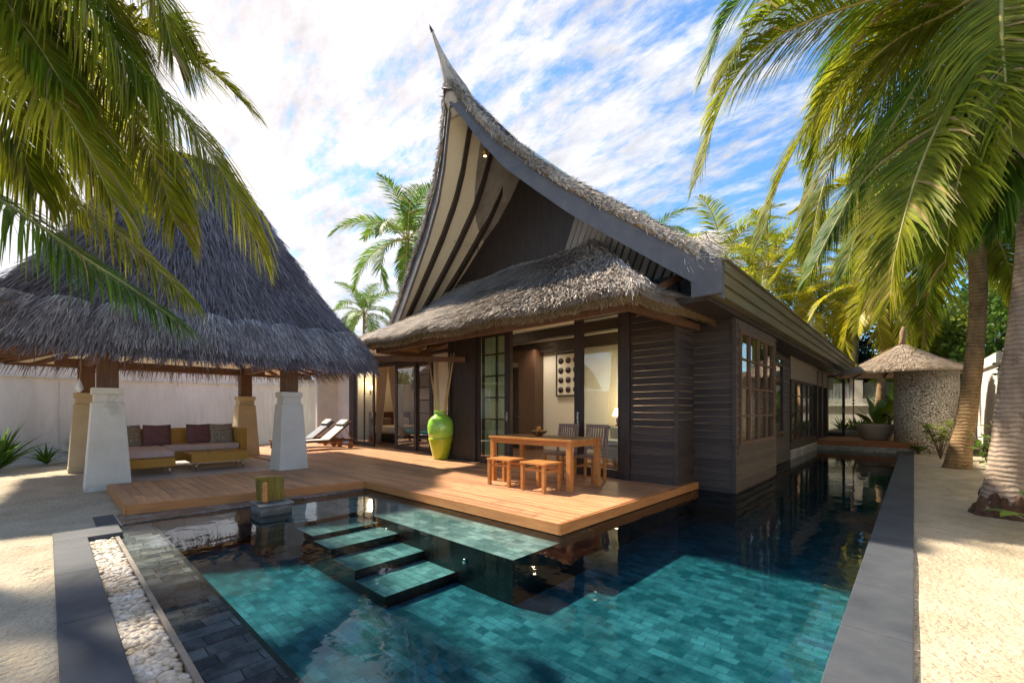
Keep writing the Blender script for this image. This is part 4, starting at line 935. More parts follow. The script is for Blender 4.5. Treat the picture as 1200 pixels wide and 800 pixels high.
c1 = chair(-4.28, 6.62, 'right slat back chair tucked behind the dining table'); c2 = copy_tree(c1); c2.location = (-4.95, 6.66, 0); c2['label'] = 'left slat back chair behind the dining table, beside the fruit bowl'
bw = thing('fruit_bowl', (-4.88, 5.95, .801), 'small dark bowl on the teak dining table', 'bowl')
mb = MB(); mb.lathe([(.05, 0), (.06, .012), (.13, .06), (.16, .09), (.15, .09), (.12, .062), (.04, .02)], 24, (-4.88, 5.95, .801)); mb.build('bowl', bowlm, bw)
for i in range(6):
    a = i*1.05; rr = .08 if i < 5 else 0; z = .87 if i < 5 else .935
    mb = MB(); mb.lathe([(.001, -.045), (.02, -.041), (.037, -.026), (.045, 0), (.037, .026), (.02, .041), (.004, .044)], 14, (0, 0, 0)); o = mb.build('orange', orange); o.location = (-4.88+rr*math.cos(a*1.2), 5.95+rr*math.sin(a*1.2), z)
    tag(o, 'orange lying in the bowl on the dining table' if i < 5 else 'topmost orange of the pile in the fruit bowl', 'orange', 'oranges in the fruit bowl')

# ---- stone block and slatted wooden stand at the pool edge
pb = MB(); pb.box(-6.68, -6.26, 1.91, 2.30, FZ, -.03); pb.box(-6.70, -6.24, 1.89, 2.32, -.028, .01)
tag(bevel(pb.build('stone_pedestal', blockm), .01, 2), 'square grey stone block standing in the pool beside the deck', 'pedestal')
ls = thing('slatted_stand', (-6.47, 2.12, .012), 'olive slatted wooden panel leaning on an upright, on the stone block', 'stand')
M = Matrix.Translation((-6.52, 2.11, .014)) @ Euler((0, 0, R(62))).to_matrix().to_4x4() @ Euler((R(14), 0, 0)).to_matrix().to_4x4()
mb = MB()
for i in range(7): mb.rv = rnd.random(); mb.box(-.17+i*.05, -.17+i*.05+.043, 0, .018, 0, .33, M)
mb.box(-.175, .18, .02, .035, .04, .07, M); mb.box(-.175, .18, .02, .035, .26, .29, M); mb.box(-.18, .185, -.004, .024, .331, .345, M); mb.build('slat_panel', slatm, ls)
M = Matrix.Translation((-6.46, 2.04, .014)) @ Euler((0, 0, R(62))).to_matrix().to_4x4()
mb = MB(); mb.box(-.03, .03, -.10, -.06, 0, .27, M); mb.box(-.03, .03, -.10, .05, .0, .02, M); mb.build('upright', teak, ls)

# ================================================================== boundary walls
def wall(name, pts, tops, m, lab, t=.16, ripple=0, cap=True, zb=-.3):
    w_ = thing(name, (pts[0][0], pts[0][1], GZ), lab, 'wall')
    mb = MB()
    for (a, b), (ta, tb_) in zip(zip(pts, pts[1:]), zip(tops, tops[1:])):
        A = Vector((*a, 0)); B = Vector((*b, 0)); d = (B-A).normalized(); nrm = Vector((-d.y, d.x, 0))*t/2
        n = max(1, int((B-A).length/.035)) if ripple else 1
        for s_ in (-1, 1):
            def f(u, v):
                p = A.lerp(B, u); x = (B-A).length*u; z = zb+(ta+(tb_-ta)*u-zb)*v
                rr = ripple*(math.sin(x*26+math.sin(z*2.1+x*.7)*1.3)*(.6+.4*math.sin(x*1.7+z))+math.sin(x*47+z*3)*.2)*(1 if z < ta-.32 else .0)
                return p+nrm*s_*(1+rr)+Vector((0, 0, z))
            mb.smooth = bool(ripple); mb.grid(f, n, 24 if ripple else 1); mb.smooth = False
        mb.quad(A+nrm+Vector((0, 0, ta)), A-nrm+Vector((0, 0, ta)), B-nrm+Vector((0, 0, tb_)), B+nrm+Vector((0, 0, tb_)))
        for P_, t_ in ((A, ta), (B, tb_)): mb.quad(P_+nrm+Vector((0, 0, zb)), P_-nrm+Vector((0, 0, zb)), P_-nrm+Vector((0, 0, t_)), P_+nrm+Vector((0, 0, t_)))
    mb.build('wall_body', m, w_)
    if cap:
        mb = MB()
        for (a, b), (ta, tb_) in zip(zip(pts, pts[1:]), zip(tops, tops[1:])):
            mb.bar((a[0], a[1], ta-.14), (b[0], b[1], tb_-.14), t+.10, .30)
            mb.bar((a[0], a[1], ta-.31), (b[0], b[1], tb_-.31), t+.16, .035)
        mb.build('wall_cap', m, w_)
    return w_
wall('boundary_wall', [(-12.6, -9.2), (-17.0, .2), (-22.3, 11.4)], [2.37, 2.45, 2.78], wallm, 'long white rippled garden wall behind the thatched pavilion', ripple=.2)
wall('boundary_wall', [(1.85, -3), (1.85, 12), (1.9, 25.8)], [2.7, 2.75, 3.1], wallm, 'tall bright white rippled wall behind the two leaning palms', ripple=.22, t=.2)
wall('boundary_wall', [(-9.5, 26), (1.75, 26)], [1.80, 1.80], wallm, 'low white wall behind the bathtub terrace')
fp = thing('fence', (-3, 26.0, 1.8), 'grey slatted timber fence on top of the low rear wall', 'fence')
mb = MB(); x = -9
while x < 1.6: mb.rv = rnd.random(); mb.box(x, x+.11, 25.97, 26.0, 1.80, 2.55); x += .13
mb.build('slats', fencem, fp)
for x in (-6.2, -1.9, 1.2): mb = MB(); mb.box(x-.15, x+.15, 25.88, 26.12, 1.80, 2.68); mb.build('post', white, fp)

# ---- round rubble tower with straw umbrella roof
TC = (.28, 19.95)
tw = thing('shower_tower', (*TC, GZ), 'round white rubble stone shower tower at the end of the pool', 'tower')
mb = MB(); mb.lathe([(.80, 0), (.80, 2.75)], 56, (*TC, GZ-.05)); mb.build('rubble_wall', rubble, tw)
um = thing('straw_umbrella_roof', (-.30, 20.1, 0), 'wide conical straw roof with a pointed finial over the rubble tower', 'thatch roof')
UC = Vector((-.30, 20.1, 0)); mb = MB(); rg = random.Random(21)
cone = [(.06, 3.52), (.55, 3.20), (1.2, 2.82), (1.82, 2.56)]
def cf(u, v):
    s_ = v*(len(cone)-1); i = min(int(s_), len(cone)-2); t = s_-i; rr = cone[i][0]*(1-t)+cone[i+1][0]*t; z = cone[i][1]*(1-t)+cone[i+1][1]*t
    a = u*2*math.pi; return UC+Vector((math.cos(a)*rr, math.sin(a)*rr, z))
mb.rv = .5; mb.grid(cf, 48, 10); straws(mb, lambda u, v: cf(u, v**.6), 9000, rg, .25, .02, .03, .15, vmax=.97)
mb.grid(lambda u, v: cf(u, 1)-Vector((0, 0, .07*v)), 48, 1)
mb.grid(lambda u, v: cf(u, 1-v*.9)-Vector((0, 0, .07)), 24, 3)
mb.build('straw_cone', material('pale_straw', (.34, .26, .19), (.52, .42, .32), rough=.95, scale=2, rv=.45), um)
mb = MB(); mb.tube([UC+Vector((0, 0, 3.45)), UC+Vector((0, 0, 3.7)), UC+Vector((.02, 0, 3.95)), UC+Vector((.03, 0, 4.15))], [.13, .07, .09, .03], 10); mb.build('finial', drym, um)
mb = MB()
for k in range(10): a = k*.628; mb.bar(UC+Vector((math.cos(a)*1.75, math.sin(a)*1.75, 2.50)), UC+Vector((0, 0, 3.3)), .05, .06)
mb.build('rafter', postm, um)
# bathtub
bt = thing('outdoor_bathtub', (-.85, 20.2, .2), 'round pale stone outdoor bathtub left of the rubble tower', 'bathtub')
mb = MB(); mb.lathe([(.36, 0), (.42, .05), (.60, .50), (.63, .56), (.58, .56), (.5, .45), (.35, .12)], 32, (-1.02, 20.6, .2)); mb.build('tub', bathm, bt)
mb = MB(); mb.tube([(-.65, 20.45, .75), (-.65, 20.45, 1.05), (-.72, 20.48, 1.12), (-.82, 20.52, 1.08), (-.84, 20.53, .98)], .025, 8); mb.tube([(-.60, 20.4, .75), (-.60, 20.4, 1.0), (-.66, 20.36, 1.06)], .02, 8); mb.build('tap', dark, bt)

# ================================================================== vegetation
def catmull(P, n):
    P = [Vector(p) for p in P]; P = [P[0]*2-P[1]]+P+[P[-1]*2-P[-2]]; out_ = []
    m_ = len(P)-3
    for k in range(n+1):
        s_ = k/n*m_; i = min(int(s_), m_-1); t = s_-i; a, b, c, d = P[i:i+4]
        out_.append(.5*((2*b)+(c-a)*t+(2*a-5*b+4*c-d)*t*t+(3*b-a-3*c+d)*t**3))
    return out_
def frond(pts, ll=.95, droop=.8, seed=0, n=64, start=.16, w=.042, mats=None, parent=None, name='frond', r0=.035, fold=.35, segs=3, fwd=.55, yellow=0, off=None):
    r = random.Random(seed); mb = MB(); C = catmull(pts, n)
    mb.mi = 1; mb.rv = .5; mb.tube(C, [r0*(1-.88*i/n) for i in range(n+1)], 5)
    for i in range(int(n*start), n+1):
        t0 = (i/n-start)/(1-start)
        T = (C[min(i+1, n)]-C[max(i-1, 0)]).normalized(); S = T.cross(Vector((0, 0, 1)))
        if S.length < .05: S = Vector((1, 0, 0))
        S.normalize(); U = S.cross(T).normalized()
        prof = min(1, .55+t0*2.2)*(1-max(0, t0-.55)/.45*.62)
        for sgn in (-1, 1):
            for sub in (0, .5):
                base = C[i].lerp(C[min(i+1, n)], sub+r.uniform(-.1, .1)) if i < n else C[i]
                ln = ll*prof*r.uniform(.85, 1.1)
                d = (S*sgn*(1-.35*t0)+T*(fwd+.5*t0)+U*(fold*r.uniform(.5, 1.3))+Vector((r.gauss(0, .06), r.gauss(0, .06), r.gauss(0, .06)))).normalized()
                p = base; mb.mi = 2 if r.random() < .05 else 0; mb.rv = min(1, max(0, r.gauss(.45, .22))); drp = droop*r.uniform(.7, 1.3)
                W = (T-d*T.dot(d)).normalized()
                prev = None; ws = [w*.55, w, w*.75, w*.10] if segs == 3 else [w*.6, w, w*.1]
                seg = ln/segs; pa = p
                for k in range(segs+1):
                    ww = ws[k]
                    cur = (pa-W*ww/2, pa+W*ww/2)
                    if prev: mb.add([prev[0], prev[1], cur[1], cur[0]], [(0, 1, 2, 3)])
                    prev = cur
                    d = (d+Vector((0, 0, -1))*drp*(.35+.3*k)).normalized(); pa = pa+d*seg
    return mb.build(name, (mats or [leaf, rachm])+[dryleaf], parent, off=off)
def trunk(pts, rad, mat, parent, n=14, seed=1):
    r = random.Random(seed); C = catmull(pts, 40); m_ = len(rad)-1; rr = []
    for i in range(41):
        s_ = i/40*m_; k = min(int(s_), m_-1); rr.append((rad[k]*(1-(s_-k))+rad[k+1]*(s_-k))*(1+r.uniform(-.025, .025)))
    mb = MB(); mb.tube(C, rr, n); return mb.build('trunk', mat, parent)

# featured right palm
pr = thing('coconut_palm', (.85, 8.5, GZ), 'large coconut palm with grey ringed trunk nearest the camera beside the pool', 'palm tree', 'tall palms around the villa')
trunk([(.84, 8.48, GZ-.1), (.88, 8.49, .15), (.90, 8.5, .6), (.98, 8.6, 1.6), (1.10, 8.72, 2.9), (1.16, 8.82, 4.6), (1.10, 8.87, 6.1), (1.02, 8.85, 6.9)], [.29, .235, .185, .165, .15, .14, .14, .15], barkg, pr, 22)
mb = MB(); mb.smooth = True
def rootf(u, v):
    a = u*2*math.pi; q = Vector((math.cos(a)*1.6, math.sin(a)*1.6, v*1.2)); k = mnoise.noise(q*2.2); k2 = mnoise.noise(q*6)
    rr = .335-.09*v+.05*k+.03*k2-(.05 if v > .93 else 0); z = GZ-.10+v*(.40+.14*k)
    return Vector((.84+.06*v+math.cos(a)*rr, 8.48+math.sin(a)*rr, z))
mb.grid(rootf, 72, 20); mb.smooth = False
mb.build('root_mass', material('root_brown', (.05, .025, .015), (.14, .075, .045), rough=.95, scale=9, bump=.6, bscale=20), pr)
F = {
 'F1': [(0.85, 8.7, 7.04), (0.37, 8.4, 6.99), (-0.14, 8.06, 7.04), (-0.67, 7.7, 6.94), (-1.17, 7.37, 6.79), (-1.56, 7.15, 6.58), (-1.93, 6.94, 6.19), (-2.19, 6.84, 5.62), (-2.34, 6.7, 4.85)],
 'F2': [(0.83, 8.69, 6.98), (0.34, 8.65, 6.86), (-0.1, 8.64, 6.82), (-0.49, 8.56, 6.6), (-0.9, 8.45, 6.29), (-1.31, 8.2, 5.62), (-1.61, 8.06, 4.92), (-1.8, 7.88, 4.09)],
 'F3': [(0.88, 8.46, 6.67), (0.62, 7.94, 5.84), (0.39, 7.6, 5.18), (0.2, 7.29, 4.64), (0.03, 6.99, 4.03), (-0.09, 6.74, 3.43), (-0.17, 6.67, 2.94), (-0.2, 6.64, 2.54)],
 'F4': [(0.85, 8.7, 6.92), (0.5, 8.52, 6.5), (0.12, 8.3, 5.94), (-0.23, 7.98, 5.17), (-0.58, 7.79, 4.45), (-0.85, 7.54, 3.79), (-1.07, 7.34, 3.19)],
 'F5': [(1.0, 8.58, 6.62), (0.76, 7.94, 5.7), (0.54, 7.47, 4.88), (0.41, 7.21, 4.12), (0.31, 6.98, 3.48), (0.26, 6.93, 2.9)],
 'F6': [(0.8, 8.8, 7.2), (0.17, 8.76, 7.97), (-0.58, 8.47, 8.36), (-1.31, 8.2, 8.48), (-1.88, 7.81, 8.17), (-2.27, 7.58, 7.64), (-2.49, 7.37, 6.87)],
 'F7': [(0.97, 8.96, 7.08), (0.94, 9.89, 6.73), (0.82, 10.59, 6.23), (0.59, 10.92, 5.46), (0.38, 11.0, 4.65), (0.21, 10.85, 3.57)],
 'F8': [(1.06, 9.04, 7.08), (1.17, 9.69, 6.48), (1.18, 10.11, 5.82), (1.12, 10.32, 5.02), (1.02, 10.23, 4.21)],
 'F9': [(0.86, 8.99, 7.18), (0.49, 10.02, 7.2), (0.1, 10.47, 6.81), (-0.42, 10.53, 6.0), (-0.72, 10.52, 4.99), (-0.96, 10.3, 3.85)],
 'F10': [(1.1, 8.7, 6.95), (1.5, 8.2, 6.5), (1.8, 7.8, 5.6), (1.9, 7.5, 4.6), (1.9, 7.3, 3.7)],
 'F11': [(1.0, 8.8, 7.2), (1.2, 9.4, 8.2), (1.4, 10.4, 8.9), (1.5, 11.6, 8.8), (1.5, 12.6, 8.0)],
 'F13': [(.9, 8.6, 7.0), (.4, 8.9, 7.4), (-.2, 9.1, 7.4), (-.8, 9.3, 7.0), (-1.2, 9.4, 6.2), (-1.4, 9.4, 5.2)],
 'F14': [(.95, 8.5, 6.8), (.8, 8.0, 6.4), (.75, 7.6, 5.7), (.75, 7.3, 4.9), (.78, 7.1, 4.1)],
 'F15': [(1.0, 9.0, 6.9), (.9, 9.6, 6.3), (.75, 10.0, 5.5), (.6, 10.2, 4.6), (.5, 10.2, 3.8)],
 'F16': [(0.86, 8.85, 7.14), (0.45, 9.16, 7.26), (-0.01, 9.27, 7.1), (-0.52, 9.2, 6.59), (-0.9, 9.0, 5.74), (-1.14, 8.77, 4.81), (-1.24, 8.54, 3.92)],
 'F17': [(0.87, 8.76, 7.14), (0.16, 8.34, 7.3), (-0.62, 7.63, 7.18), (-1.22, 7.05, 6.94), (-1.66, 6.65, 6.53), (-1.88, 6.35, 5.92)],
 'F18': [(0.95, 8.76, 6.99), (0.93, 8.24, 5.84), (0.86, 7.89, 4.95), (0.77, 7.66, 4.18), (0.69, 7.59, 3.57)],
 'F19': [(0.87, 8.76, 7.14), (0.46, 9.44, 7.55), (-0.12, 9.99, 7.39), (-0.47, 10.21, 6.8), (-0.71, 10.26, 5.84), (-0.82, 10.16, 4.74)],
 'F12': [(.95, 8.8, 7.2), (.5, 9.3, 8.1), (-.2, 9.9, 8.5), (-1.0, 10.4, 8.0), (-1.5, 10.7, 7.0)],
}
for i, (k, P_) in enumerate(F.items()):
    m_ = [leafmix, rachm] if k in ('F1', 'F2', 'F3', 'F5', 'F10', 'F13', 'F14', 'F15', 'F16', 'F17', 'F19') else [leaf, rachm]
    frond(P_, {'F3': .95, 'F5': .85, 'F4': .95}.get(k, 1.2), {'F3': .35, 'F5': .4, 'F1': .65, 'F2': .7, 'F6': .6, 'F17': .6, 'F16': .7}.get(k, .8), i, 104, .10, .029, m_, pr)
rg = random.Random(2)
for k in range(11):
    mb = MB(); a = rg.uniform(0, 6.3); mb.lathe([(.01, -.15), (.07, -.13), (.115, -.04), (.12, .04), (.08, .12), (.02, .15)], 14, (.80+math.cos(a)*.2+rg.uniform(-.08, .08), 8.62+math.sin(a)*.18, 6.62+rg.uniform(-.12, .2))); mb.build('coconut', cocom, pr)
# left featured palms (crowns just outside the frame)
pl1 = thing('coconut_palm', (-8.3, -1.3, GZ), 'coconut palm whose fronds hang into the upper left corner against the sun', 'palm tree', 'tall palms around the villa')
trunk([(-8.5, -1.7, GZ-.1), (-8.45, -1.5, 1), (-8.2, -1.1, 3), (-7.95, -.85, 5), (-7.84, -.74, 6.3)], [.22, .16, .14, .12, .13], barko, pl1)
FL = [
 [(-7.84, -0.74, 6.37), (-7.43, -0.35, 6.09), (-7.08, -0.03, 5.78), (-6.7, 0.33, 5.44), (-6.28, 0.71, 4.97), (-5.99, 0.98, 4.6), (-5.76, 1.2, 4.18), (-5.54, 1.4, 3.7), (-5.38, 1.56, 3.2)],
 [(-7.84, -0.74, 6.47), (-7.82, -0.17, 6.64), (-7.58, 0.33, 6.43), (-7.24, 0.78, 6.09), (-7.01, 1.13, 5.96), (-6.64, 1.47, 5.62), (-6.36, 1.73, 5.24)],
 [(-7.84, -0.74, 6.47), (-7.3, 0.04, 7.08), (-6.87, 0.44, 6.78), (-6.55, 0.74, 6.39), (-6.37, 0.91, 5.89), (-6.28, 0.99, 5.4)],
 [(-7.84, -0.74, 6.37), (-7.09, -0.45, 5.52), (-6.53, -0.2, 4.91), (-6.14, 0.03, 4.36), (-5.89, 0.26, 3.83), (-5.71, 0.43, 3.29)],
 [(-7.84, -0.74, 6.37), (-7.55, -0.6, 5.62), (-7.22, -0.43, 4.89), (-7.02, -0.24, 4.25), (-6.85, -0.09, 3.62)],
 [(-7.9, -.7, 6.4), (-8.5, -.1, 6.9), (-9.2, .4, 6.7), (-9.8, .9, 5.9), (-10.1, 1.2, 5.0)],
 [(-7.9, -.8, 6.4), (-8.6, -1.4, 6.9), (-9.5, -2.0, 6.6), (-10.2, -2.5, 5.6)],
 [(-7.84, -.74, 6.4), (-7.35, -.35, 6.5), (-6.9, .05, 6.3), (-6.55, .35, 5.9), (-6.3, .6, 5.3)],
 [(-7.84, -.74, 6.3), (-7.5, -.5, 5.9), (-7.2, -.2, 5.4), (-6.9, .1, 4.8), (-6.65, .3, 4.1)],
 [(-7.84, -.74, 6.3), (-7.2, -.6, 5.9), (-6.7, -.4, 5.5), (-6.3, -.1, 4.9), (-6.0, .1, 4.4)],
 [(-7.84, -0.74, 6.37), (-7.82, -0.3, 6.29), (-7.59, 0.18, 5.86), (-7.13, 0.61, 5.13), (-6.7, 0.88, 4.29), (-6.38, 1.03, 3.47)],
 [(-7.84, -0.74, 6.37), (-6.99, -0.21, 6.07), (-6.44, 0.15, 5.7), (-6.12, 0.46, 5.16), (-5.92, 0.64, 4.54)],
 [(-7.84, -0.74, 6.37), (-8.45, -0.58, 6.5), (-8.64, -0.11, 5.72), (-8.26, 0.24, 4.92), (-8.05, 0.43, 4.24)],
]
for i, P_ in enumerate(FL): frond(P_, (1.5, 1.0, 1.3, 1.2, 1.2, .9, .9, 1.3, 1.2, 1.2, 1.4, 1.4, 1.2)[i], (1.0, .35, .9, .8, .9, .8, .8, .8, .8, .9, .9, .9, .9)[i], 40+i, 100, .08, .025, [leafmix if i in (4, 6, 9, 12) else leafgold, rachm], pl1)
pl2 = thing('coconut_palm', (-9.6, -2.2, GZ), 'lower coconut palm whose fronds sweep across the pavilion roof at the left edge', 'palm tree', 'tall palms around the villa')
trunk([(-9.7, -2.5, GZ-.1), (-9.55, -2.2, 1), (-9.2, -1.8, 3), (-9.04, -1.6, 4.6)], [.22, .16, .14, .13], barko, pl2)
FL2 = [
 [(-8.9, -1.55, 4.65), (-8.68, -1.51, 4.57), (-8.26, -1.12, 4.19), (-7.84, -0.74, 3.91), (-7.43, -0.35, 3.58), (-7.08, -0.03, 3.27), (-6.74, 0.29, 2.94), (-6.35, 0.65, 2.6), (-5.99, 0.98, 2.25)],
 [(-9.4, -1.64, 4.95), (-9.12, -1.24, 4.81), (-8.83, -0.83, 4.69), (-8.51, -0.4, 4.46), (-8.11, -0.03, 4.16), (-7.64, 0.41, 3.76), (-7.2, 0.82, 3.26), (-6.8, 1.19, 2.73)],
 [(-8.9, -1.6, 4.6), (-8.5, -1.0, 4.9), (-8.2, -.5, 4.7), (-7.9, -.1, 4.3), (-7.7, .2, 3.8)],
 [(-9.1, -1.7, 4.8), (-9.8, -2.2, 5.5), (-10.6, -2.8, 5.3), (-11.2, -3.2, 4.4)],
]
for i, P_ in enumerate(FL2): frond(P_, (1.0, 1.15, 1.0, .9)[i], 1.0, 60+i, 92, .10, .026, [leafmix if i in (1, 2) else leaf, rachm], pl2)

# generic palms
def arc(elev, length, seed):
    r = random.Random(seed); P_ = [Vector((.08, 0, 0))]; a = R(elev); n = 6
    for k in range(n): P_.append(P_[-1]+Vector((math.cos(a), 0, math.sin(a)))*length/n); a -= R(r.uniform(13, 19))
    return P_
_cache = {}
def palm_crown(parent, at, size, nfr, mats, key, seed, ll=.9, segs=2, n=34, dropmin=-45):
    r = random.Random(seed); off = Vector(at)-Vector(parent.location)
    for k in range(nfr):
        e = (78, 58, 40, 20, -2, -25, dropmin)[int(k*7/nfr)] if key != 'hi' else (80, 66, 54, 42, 30, 18, 6)[int(k*7/nfr)]
        ck = (key, e)
        if ck not in _cache:
            o = frond(arc(e, 3.6, len(_cache)), ll, .55, len(_cache)+100, n, .12, .034 if segs == 3 else .055, mats, None, segs=segs, off=(0, 0, 0)); _cache[ck] = o; me = o.data; bpy.data.objects.remove(o); _cache[ck] = me
        o = bpy.data.objects.new('frond', _cache[ck]); sc.collection.objects.link(o); o.parent = parent; o.location = off
        o.rotation_euler = (r.uniform(-.15, .15), r.uniform(-.1, .1), k*2.39996+r.uniform(-.3, .3)); s_ = size/3.6*r.uniform(.88, 1.12); o.scale = (s_, s_, s_)
def palm(x, y, h, size, lab, mats=None, key='g', bark=None, nfr=20, lean=(.3, .2), seed=0, r0=.15, **kw):
    t = thing('coconut_palm', (x, y, GZ), lab, 'palm tree', 'tall palms around the villa')
    trunk([(x-lean[0], y-lean[1], GZ-.1), (x-lean[0]*.6, y-lean[1]*.6, h*.3), (x-lean[0]*.1, y-lean[1]*.1, h*.7), (x, y, h)], [r0*1.6, r0, r0*.85, r0*.8], bark or barko, t, 12, seed)
    palm_crown(t, (x, y, h), size, nfr, mats or [leaf, rachm], key, seed, **kw); return t
palm(-21.6, 14.3, 11.2, 4.1, 'palm rising behind the left slope of the pointed gable', nfr=19, seed=3)
palm(-41, 22, 11.2, 4.5, 'small distant palm showing between the pavilion roof and the villa', nfr=16, seed=4)
palm(-17.0, 36, 15.6, 4.4, 'distant palm poking over the gable ridge right of centre', nfr=16, seed=5)
palm(-9.8, 32, 11.6, 5.2, 'bright distant palm behind the right eave of the villa', [leafmix, rachm], 'm', nfr=20, seed=6)
palm(-6.0, 27.5, 9.2, 4.4, 'palm behind the long right eave, left of the yellow palms', [leafmix, rachm], 'm', nfr=20, seed=7)
palm(-2.3, 30.6, 8.6, 3.9, 'slender palm with a thin grey trunk and yellowing crown behind the straw roof', [leafy, rachm], 'y', barkg, nfr=24, seed=8, r0=.17, dropmin=-60)
palm(-3.6, 26.9, 6.3, 3.4, 'low yellow fan of palm fronds over the far end of the eave', [leafy, rachm], 'y', nfr=20, seed=9, dropmin=-60)
palm(-.9, 24.9, 6.4, 3.6, 'yellow green palm crown hanging above the straw umbrella roof', [leafy, rachm], 'y', nfr=22, seed=10, dropmin=-60)
# second palm on the sand
p2 = thing('coconut_palm', (.78, 14.7, GZ), 'coconut palm with smooth orange brown trunk between the rubble tower and the wall', 'palm tree', 'tall palms around the villa')
trunk([(.74, 14.7, GZ-.1), (.79, 14.72, .25), (.92, 14.75, 1.2), (1.04, 14.8, 2.6), (1.10, 14.85, 4.0), (1.05, 14.9, 6.0)], [.28, .215, .175, .16, .155, .15], barko, p2, 20, 4)
palm_crown(p2, (1.05, 14.9, 6.0), 4.3, 30, [leafmix, rachm], 'hi', 12, segs=3, n=84, dropmin=-38)

def leafcloud(mb, c, rx, ry, rz_, n, r, size=.16, clumps=18):
    cl = []
    for _ in range(clumps):
        a, b = r.uniform(0, 6.28), math.asin(r.uniform(-.8, 1)); k = r.uniform(.5, .95)
        cl.append((c+Vector((math.cos(a)*math.cos(b)*rx*k, math.sin(a)*math.cos(b)*ry*k, math.sin(b)*rz_*k)), r.uniform(.22, .42)*min(rx, ry, rz_)*1.1, r.random()))
    for _ in range(n):
        q, cr_, tone = cl[r.randrange(len(cl))]; v = Vector((r.gauss(0, 1), r.gauss(0, 1), r.gauss(0, 1))).normalized()*cr_*r.uniform(.55, 1.08); p = q+v
        d = (v.normalized()*.5+Vector((r.gauss(0, .5), r.gauss(0, .5), r.gauss(-.15, .5)))).normalized(); s_ = size*r.uniform(.6, 1.3); w_ = d.orthogonal().normalized()
        w_.rotate(Matrix.Rotation(r.uniform(0, 6.28), 3, d)); mb.rv = min(1, max(0, tone*.5+r.uniform(0, .5)))
        mb.add([p, p+d*s_*.5+w_*s_*.28, p+d*s_, p+d*s_*.5-w_*s_*.28], [(0, 1, 2, 3)])
def tree(x, y, h, rx, rz_, m, lab, seed, n=9000, size=.17, th=None):
    r = random.Random(seed); t = thing('broadleaf_tree', (x, y, GZ), lab, 'tree', 'broadleaf trees behind the walls')
    mb = MB(); c = Vector((x, y, h-rz_)); mb.tube([(x, y, GZ), (x+.1, y, h*.4), c], [.2, .15, .08], 8)
    for k in range(7):
        a = r.uniform(0, 6.28); mb.tube([Vector((x+.08, y, h*.35+k*.1)), c+Vector((math.cos(a)*rx*.4, math.sin(a)*rx*.4, r.uniform(-.3, .3)*rz_)), c+Vector((math.cos(a)*rx*.75, math.sin(a)*rx*.75, r.uniform(-.2, .6)*rz_))], [.08, .05, .02], 6)
    mb.build('trunk', treebark, t)
    mb = MB(); leafcloud(mb, c, rx, rx, rz_, n, r, size, 34); mb.build('crown', m, t); return t
tree(-1.5, 34, 6.2, 3.6, 2.9, leafd, 'dense dark green tree behind the straw umbrella roof', 1, 12000, .3)
tree(-5.5, 33, 6.6, 3.2, 3.0, leafd, 'dark tree behind the far end of the long eave', 2, 9000, .3)
tree(2.8, 30, 7.4, 3.6, 3.6, leafl, 'bright yellow green tree between the tower and the brown trunk', 3, 12000, .28)
tree(4.2, 24, 6.8, 2.9, 3.2, leafb, 'bushy mid green tree rising over the white wall behind the brown trunk', 4, 10000, .24)
tree(3.9, 17, 5.9, 2.2, 2.8, leafd, 'dark leafy tree over the white wall between the two palm trunks', 5, 9000, .2)
tree(4.4, 13, 6.4, 2.4, 3.0, leafb, 'green tree over the white wall at the right edge', 6, 8000, .2)
tree(.6, 28.5, 5.6, 2.2, 2.4, leafl, 'sunny yellow green tree right behind the peak of the straw umbrella roof', 13, 8000, .24)
tree(1.5, 40, 9.5, 4.5, 4.6, leafb, 'tall green tree far behind the rubble tower', 7, 10000, .38)
tree(-22.5, 2.0, 3.6, 2.0, 1.3, leafb, 'low green shrub tree peeking over the wall behind the pavilion', 8, 4000, .2)
tree(-24.8, 7.4, 4.0, 2.2, 1.4, leafd, 'dark shrub tree over the wall left of the loungers', 9, 4000, .2)
tree(-20.0, -4.5, 3.7, 2.0, 1.4, leafd, 'dark shrub tree over the wall at the far left', 10, 4000, .2)
# garden behind the camera, mirrored in the glass doors and the pool
tree(-4.5, -9, 5.5, 3.2, 2.7, leafb, 'broad green garden tree behind the camera position, left one', 11, 7000, .26)
tree(1.5, -8, 5.0, 3.0, 2.5, leafb, 'broad green garden tree behind the camera position, right one', 12, 7000, .26)

def blades(x, y, z, n, ln, wd, seed, name, lab, cat, grp, m=None, up=(30, 80), curve=.5):
    r = random.Random(seed); t = thing(name, (x, y, z), lab, cat, grp); mb = MB()
    for k in range(n):
        a = r.uniform(0, 6.28); e = R(r.uniform(*up)); d = Vector((math.cos(a)*math.cos(e), math.sin(a)*math.cos(e), math.sin(e))); S = Vector((-math.sin(a), math.cos(a), 0)); p = Vector((x, y, z)); l_ = ln*r.uniform(.6, 1.1); mb.rv = r.random(); pr_ = None
        for q in range(6):
            ww = wd*(.5, 1, 1.05, .85, .5, .05)[q]; cur = (p-S*ww/2, p+Vector((0, 0, -.15*ww)), p+S*ww/2)
            if pr_: mb.add([pr_[0], pr_[1], cur[1], cur[0]], [(0, 1, 2, 3)]); mb.add([pr_[1], pr_[2], cur[2], cur[1]], [(0, 1, 2, 3)])
            pr_ = cur; p = p+d*l_/5; d = (d+Vector((0, 0, -1))*curve*.3).normalized()
    mb.build('leaves', m or leafb, t); return t
G1 = 'spiky plants by the left wall'
blades(-15.3, -.75, GZ, 60, 1.15, .075, 1, 'spiky_plant', 'large spiky green plant at the left edge in front of the white wall', 'plant', G1, leaf)
blades(-16.1, .0, GZ, 26, .6, .06, 2, 'spiky_plant', 'smallest spiky plant between the two bigger ones by the left wall', 'plant', G1, leaf)
